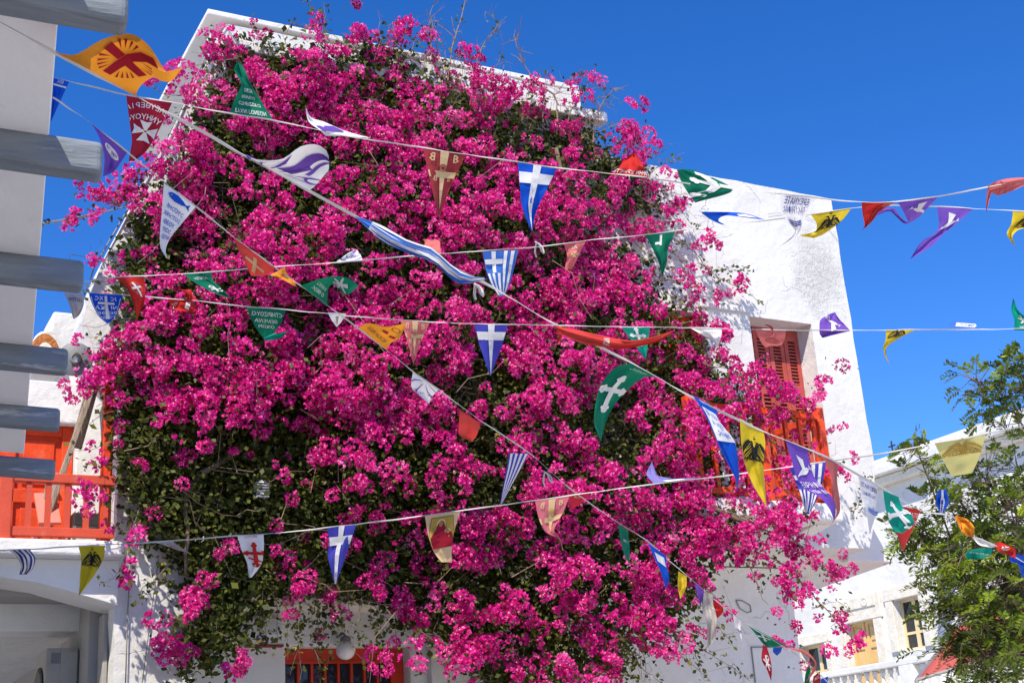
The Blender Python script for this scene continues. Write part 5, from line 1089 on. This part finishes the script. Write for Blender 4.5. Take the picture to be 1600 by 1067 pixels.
pennant('level', 'pink', [(625, 500), (634, 525), (640, 545), (646, 569)], [(672, 503), (662, 525), (654, 545), (646, 569)], 'pink and cream pennant with faded letters B on the level string', P_(1.4).bcross('cream', 'dusty'), wave=.015)
pennant('level', 'royal', [(741, 506), (748, 535), (758, 565), (766, 588)], [(794, 507), (786, 535), (775, 565), (766, 588)], 'blue pennant with white cross hanging on the level string amid the flowers', P_(1.5).cross_flag('white', .22), wave=.012)
pennant('level', 'teal', [(970, 510), (985, 530), (998, 548), (1009, 563)], [(1015, 511), (1013, 530), (1011, 548), (1009, 563)], 'turquoise pennant with white budded cross above the large green curving one', P_(1.3).budded('white', 0, .34, .34), wave=.012)
pennant('level', 'white', [(1078, 512), (1098, 524), (1118, 535), (1116, 552)], [(1128, 514), (1127, 524), (1124, 536), (1116, 552)], 'white pennant hanging limp in front of the white wall left of the shutters', P_(1.2).text('grey', 'ΙΗCΟΥC', 0, .2, .1, .5), wave=.03)
pennant('level', 'pink', [(1180, 515), (1186, 528), (1190, 536), (1196, 543)], [(1228, 516), (1226, 530), (1221, 539), (1205, 540)], 'salmon pink pennant in front of the faded red shutters', P_(.8).disc('dusty', .02, .38, .16, 16, .1).disc('pink', .02, .38, .13, 16, .075), wave=.015)
pennant('level', 'dusty', [(1195, 508), (1203, 513), (1206, 522), (1201, 527)], [(1197, 506), (1207, 511), (1209, 524), (1201, 527)], 'thin dark pink tail curling over the salmon pennant at the shutters', None, wave=.01, maxdz=0, dd=-.05)
pennant('level', 'purple', [(1280, 518), (1282, 500), (1295, 491), (1305, 488)], [(1329, 517), (1318, 505), (1311, 498), (1305, 488)], 'purple dove pennant folded upward against the right corner of the white house', P_(.7).dove('white', .0, .2, .2, 1).text('white', 'ΥΜΙΝ', -.2, .42, .1, .25, False, True), wave=.03)
pennant('level', 'purple', [(1280, 517), (1281, 522), (1285, 528)], [(1329, 517), (1308, 522), (1285, 528)], 'lower fold of purple cloth under the string at the right corner of the house', None, wave=.015, maxdz=.05)
pennant('level', 'yellow', [(1384, 515), (1384, 530), (1380, 543), (1383, 558), (1391, 569)], [(1431, 515), (1404, 529), (1385, 543), (1385, 556), (1391, 569)], 'small yellow eagle pennant with thin curled tail against the blue sky', P_(1.9).eagle('black', -.02, .25, .3), wave=.012)
pennant('level', 'skyblue', [(1481, 511), (1484, 506), (1490, 501)], [(1532, 514), (1526, 508), (1520, 503)], 'small blue and white pennant blown flat on the level string in the sky', P_(.5).poly('white', [(-.25, .05), (.3, .05), (.28, .32), (-.1, .32)]).text('skyblue', 'ΘΕΟC', .08, .18, .12, .3, True), wave=.02)
pennant('level', 'teal', [(1584, 516), (1585, 500), (1580, 485), (1583, 466)], [(1626, 517), (1610, 500), (1592, 486), (1583, 466)], 'green pennant blown upright at the right edge above the tree', P_(1.3).chirho('white', 0, .4, .22).text('white', 'ΑΓΑΠΗ', 0, .12, .1, .5, True, True), wave=.015)
# ---- low string
pennant('low', 'navy', [(12, 858), (25, 868), (33, 884), (30, 897)], [(46, 857), (55, 872), (51, 888), (43, 897)], 'dark blue pennant with white stripes under the red balcony at left', P_().stripes(4), wave=.02)
pennant('low', 'olive', [(122, 852), (127, 872), (125, 900), (123, 931)], [(164, 852), (162, 872), (146, 900), (123, 931)], 'shaded yellow pennant with eagle under the white balcony at left', P_(1.6).eagle('black', .02, .4, .3, 'olive'), wave=.015)
pennant('low', 'grey', [(241, 847), (258, 852), (280, 860), (297, 864)], [(270, 845), (276, 850), (288, 858), (297, 864)], 'brownish white pennant rolled thin on the lowest string at left', P_().rays('dusty', 0, .1, 4, .7), wave=.02, maxdz=0)
pennant('low', 'white', [(371, 837), (378, 860), (386, 880), (389, 902)], [(412, 834), (412, 862), (408, 882), (393, 902)], 'white pennant with red budded cross over the dark leaves', P_(1.6).orthodox('red', .06, .66, .42).text('red', 'ΧΡΙCΤΟC', 0, .07, .08, .6, True), wave=.015)
pennant('low', 'royal', [(511, 823), (514, 848), (512, 868), (524, 914)], [(557, 818), (548, 845), (538, 875), (524, 914)], 'violet blue pennant with white cross over the dark leaves above the entrance', P_(1.9).cross_flag('white', .25), wave=.015)
pennant('low', 'cream', [(664, 806), (669, 835), (678, 862), (690, 878)], [(720, 797), (711, 825), (706, 850), (706, 878)], 'cream pennant with red robed icon figure on the lowest string', P_(1.25).icon(), wave=.012)
pennant('low', 'rose', [(836, 783), (842, 810), (853, 832), (872, 842), (880, 862)], [(890, 775), (878, 805), (866, 828), (876, 842), (880, 862)], 'pink pennant with cream cross, letters B and orange curled tail on the lowest string', P_(1.9).bcross('cream', 'gold'), wave=.015)
pennant('low', 'lilac', [(1023, 757), (1015, 748), (1010, 740), (1019, 721)], [(1096, 747), (1055, 747), (1030, 746), (1019, 721)], 'lilac blue pennant blown upright on the lowest string at the right of the flowers', P_(.8).rect('white', -.2, .2, .04, .12), wave=.02)
pennant('low', 'royal', [(1233, 731), (1246, 760), (1255, 785), (1259, 803)], [(1291, 722), (1285, 755), (1274, 785), (1264, 803)], 'Greek flag pennant half hidden behind the purple dove pennant at the red balcony', P_(1.5).greek(), wave=.015, dd=.05)
pennant('low', 'pale', [(1460, 692), (1472, 716), (1487, 744)], [(1541, 677), (1531, 712), (1519, 739)], 'large pale yellow pennant with faint eagle in front of the tree and cornice', P_(1.35).eagle('gold', .03, .36, .3, 'pale'), wave=.014)
# knots of spare string
for key, px, py, lb in (('diagonal', 855, 742, 'white knot and loop of spare string on the slanting string'), ('middle', 842, 384, 'white knot of spare string on the middle string right of the Greek flag'), ('near', 747, 450, 'loose white string end hanging at the end of the twisted Greek pennant')):
    d = STR[key][1](px)-.01; L = [(px-6, py-6), (px, py-2), (px+4, py+8), (px+8, py+12), (px+5, py+2), (px-3, py-4), (px-6, py+10), (px-4, py+18)]
    o = MB().tube([uD(x, y, d+.004*i) for i, (x, y) in enumerate(catmull(L, np.linspace(0, 1, 24)))], .006, 5).build('string_knot', TAPE, None, True); tag(o, lb, 'knot')

# tails and folds of one cloth belong to their pennant
def find(t): return [o for o in ALLF if o.get('label', '').startswith(t)][0]
for t, whole, nm in (('tiny coral tail', 'long coral red', 'tail'), ('tail of purple cloth', 'purple pennant with white dove on the upper', 'tail'), ('red tip of cloth', 'red pennant with white cross doubled', 'tail'),
                     ('bright green tail', 'green pennant with white Greek text on', 'tail'), ('thin dark pink tail', 'salmon pink pennant in front', 'tail'), ('lower fold of purple', 'purple dove pennant folded upward', 'lower_fold')):
    a, b = find(t), find(whole)
    for k in ('label', 'category', 'group'): del a[k]
    a.parent = b; a.name = nm; ALLF.remove(a)

# ================================================================== tree and awning at the lower right
TLEAF = mat('tree_leaf', (.05, .09, .02), .4, attr='tint', ramp=[(0, (.035, .06, .010)), (.4, (.12, .19, .022)), (.75, (.25, .34, .03)), (1, (.42, .50, .04))], trans=.36, spec=.2)
tb = uD(1590, 1067, 10.2)
tree = thing('feather_leaved_tree', 'green tree with feathery leaves in front of the neoclassical house at lower right', 'tree', (tb[0], tb[1], 0))
FV = []; FQ = []; FT = []; fo = 0
TB = MB()
def frond(p, d, ln, pairs, bright):
    global fo
    d = np.array(d, float); d /= np.linalg.norm(d); up = np.array([0, 0, 1.]); side = np.cross(d, up); side /= np.linalg.norm(side)+1e-6; nrm = np.cross(side, d)
    roll = RNG.normal()*.5; side, nrm = side*cos(roll)+nrm*sin(roll), nrm*cos(roll)-side*sin(roll)
    t = np.linspace(.2, 1, pairs); c = p+d*(ln*t)[:, None]-up*(ln*.35*t**2)[:, None]
    for m in (-1, 1):
        Yv = side*m*.85+d*.5+nrm*.12+RNG.normal(size=(pairs, 3))*.14; Yv /= np.linalg.norm(Yv, axis=1, keepdims=True)
        X = np.cross(Yv, nrm); X /= np.linalg.norm(X, axis=1, keepdims=True); Z = np.cross(X, Yv)
        L = RNG.uniform(.042, .062, pairs)*(1-.35*np.abs(t-.55)); V, Q = bract_quads(c, X, Yv, Z, L, L*.38, L*.05)
        FV.append(V); FQ.append(Q+fo); fo += len(V); FT.append(np.clip(bright+RNG.normal(size=pairs)*.12, 0, 1))
    TB.tube([p, p+d*ln*.5-up*ln*.09, p+d*ln-up*ln*.35], .0022, 3, .001)
def branch(px, d0, d1, r0, r1, nf, spread=16, ln=(.09, .155), lo=.25, bright=.5):
    t = np.linspace(0, 1, 14); q = catmull(px, t); P = np.array([uD(x, y, d0+(d1-d0)*u) for (x, y), u in zip(q, t)])
    TB.tube(P, r0, 6, r1)
    for _ in range(int(nf*1.8)):
        u = RNG.uniform(lo, 1)*(len(P)-1); i = min(int(u), len(P)-2); p = P[i]+(P[i+1]-P[i])*(u-i); g = P[i+1]-P[i]; g /= np.linalg.norm(g)
        o = p+RNG.normal(size=3)*spread/FPX*10*np.array([1, 1.6, 1])
        if np.linalg.norm(o-p) > .05: TB.tube([p, o], .004, 3, .002)
        d = g*.6+RNG.normal(size=3)*.55+np.array([-.05, 0, .05])
        frond(o, d, RNG.uniform(*ln), int(RNG.integers(6, 9)), np.clip(bright+RNG.normal()*.22, 0, 1))
BR = [([(1590, 1120), (1545, 1000), (1500, 880), (1455, 760), (1428, 690)], 10.4, 9.9, .016, .004, 24, 10, .78, .5), ([(1590, 1120), (1580, 960), (1560, 840), (1545, 760), (1525, 728)], 10.4, 10.2, .022, .005, 56, 26, .3, .55),
      ([(1620, 1100), (1625, 850), (1610, 690), (1570, 625), (1515, 590)], 10.5, 10.0, .022, .004, 34, 14, .78, .42), ([(1620, 700), (1612, 640), (1590, 575)], 10.2, 10.0, .015, .004, 20, 14, .6, .42), ([(1605, 650), (1560, 640), (1530, 650)], 10.2, 10.1, .01, .003, 8, 8, .4, .4), ([(1600, 600), (1600, 560), (1585, 545)], 10.1, 10.0, .008, .002, 10, 10, .3, .4),
      ([(1575, 960), (1510, 900), (1450, 850), (1400, 800)], 10.4, 9.9, .016, .004, 40, 13, .25, .6), ([(1560, 900), (1490, 870), (1430, 830), (1400, 850)], 10.3, 10.0, .015, .004, 44, 14, .3, .6), ([(1570, 1000), (1510, 960), (1468, 935)], 10.3, 10.0, .018, .004, 50, 18, .3, .5),
      ([(1560, 900), (1520, 820), (1490, 770), (1470, 800)], 10.3, 10.1, .015, .004, 46, 20, .2, .55), ([(1590, 900), (1590, 820), (1583, 760), (1592, 728)], 10.5, 10.3, .018, .004, 64, 22, .1, .5), ([(1590, 1000), (1560, 1000), (1515, 1015), (1492, 1025)], 10.4, 10.1, .018, .004, 46, 18, .25, .38),
      ([(1600, 1080), (1560, 1050), (1520, 1070)], 10.4, 10.2, .015, .004, 34, 18, .2, .38), ([(1600, 980), (1610, 900), (1600, 850)], 10.6, 10.5, .02, .004, 46, 22, .1, .5), ([(1590, 960), (1540, 930), (1500, 920)], 10.1, 9.8, .015, .004, 46, 20, .2, .62), ([(1560, 860), (1540, 850), (1480, 880)], 10.0, 9.8, .01, .003, 34, 16, .2, .7), ([(1590, 1060), (1600, 1010), (1560, 970)], 10.2, 10.0, .012, .004, 34, 22, .1, .42),
      ([(1590, 980), (1560, 880), (1530, 810), (1540, 750)], 10.3, 10.1, .014, .004, 60, 30, .1, .5), ([(1600, 960), (1595, 860), (1575, 780)], 10.1, 9.9, .012, .004, 56, 28, .1, .6), ([(1590, 1040), (1545, 980), (1500, 960)], 10.0, 9.8, .012, .004, 50, 26, .1, .5), ([(1600, 1040), (1580, 1000), (1540, 1030)], 10.0, 9.8, .012, .004, 44, 24, .1, .42)]
for px, d0, d1, r0, r1, nf, sp, lo, br in BR: branch(px, d0, d1, r0, r1, nf, sp, lo=lo, bright=br)
tinv = tree.matrix_world.inverted()
o = bpy.data.objects.new('crown', npmesh('crown', np.concatenate(FV), np.concatenate(FQ), TLEAF, np.concatenate(FT))); C.objects.link(o); o.parent = tree; o.matrix_parent_inverse = tinv; tag(o, kind='stuff')
tag(TB.build('branches', BARK, tree), kind='stuff')
q = uD(1590, 1120, 10.4)
MB().tube([(q[0]+.25, q[1]+.1, 0), (q[0]+.2, q[1]+.05, 1.0), (q[0]+.06, q[1], 1.7), tuple(q)], .09, 10, .05).build('trunk', BARK, tree, True)
# salmon canvas awning beyond the tree
AW = mat('salmon_canvas', (.66, .17, .15), .8, trans=.4)
a, b, c, d = (np.array(uD(*p)) for p in ((1432, 1062, 14.2), (1492, 984, 15.4), (1640, 880, 15.0), (1640, 1000, 13.6)))
aw = thing('canvas_awning', 'salmon pink canvas awning behind the tree at the lower right', 'awning', tuple(np.array([a[0], a[1], a[2]])))
n = 12; V = []; 
for i in range(n+1):
    for j in range(n+1):
        u, v = i/n, j/n; p = (a*(1-u)+d*u)*(1-v)+(b*(1-u)+c*u)*v; p = p+np.array([0, 0, -.10*sin(pi*v)*sin(pi*u)]); V.append(p)
Q = [(i*(n+1)+j, (i+1)*(n+1)+j, (i+1)*(n+1)+j+1, i*(n+1)+j+1) for i in range(n) for j in range(n)]
cv = MB().add(V, Q).build('canvas', AW, aw, True); sm = cv.modifiers.new('thickness', 'SOLIDIFY'); sm.thickness = .006
for p, q in ((a, d), (b, c), (a, b)): MB().tube([p, q], .02, 6).build('frame_tube', mat('steel_tube', (.4, .4, .4), .4, metal=.6), aw)
for u in (.33, .66): MB().tube([a+(d-a)*u, b+(c-b)*u-np.array([0, 0, .012])], .008, 5).build('seam', AW, aw)
for p in (a, d): MB().tube([p, np.array([p[0], p[1], 0])], .025, 8).build('post', mat('steel_tube', (.4, .4, .4)), aw)

# the number on the sticker of the wall box, and a small lantern among the leaves
V2, F2, _w = glyphs('25')
cx, cz = uY(409, 997, 11.676)[0], uY(409, 997, 11.676)[2]
tx = MB(); tx.add([(cx+.004+x*.075, 11.6705, cz-.008+(y-.35)*.075) for x, y in V2], F2); tx.build('number', mat('white_print', (.8, .8, .8), .5), bx)
p = Vector(uY(408, 768, 10.5)); lan = thing('wall_lantern', 'small white louvred lantern half hidden in the dark leaves', 'lantern', tuple(p))
for i in range(5): B(p.x-.05, p.x+.05, p.y-.05, p.y+.05, p.z-.055+.024*i, p.z-.041+.024*i).build('louvre', WHITEM, lan)
B(p.x-.042, p.x+.042, p.y-.042, p.y+.042, p.z-.06, p.z+.06).build('core', BLACK, lan)
MB().prism([(p.x-.06, p.y-.06, p.z+.062), (p.x+.06, p.y-.06, p.z+.062), (p.x+.03, p.y-.03, p.z+.09), (p.x-.03, p.y-.03, p.z+.09)], (0, .1, 0)).build('cap', WHITEM, lan)
MB().tube([p+Vector((0, .04, 0)), Vector((p.x, 11.0, p.z+.05))], .012, 6).build('arm', BLACK, lan)
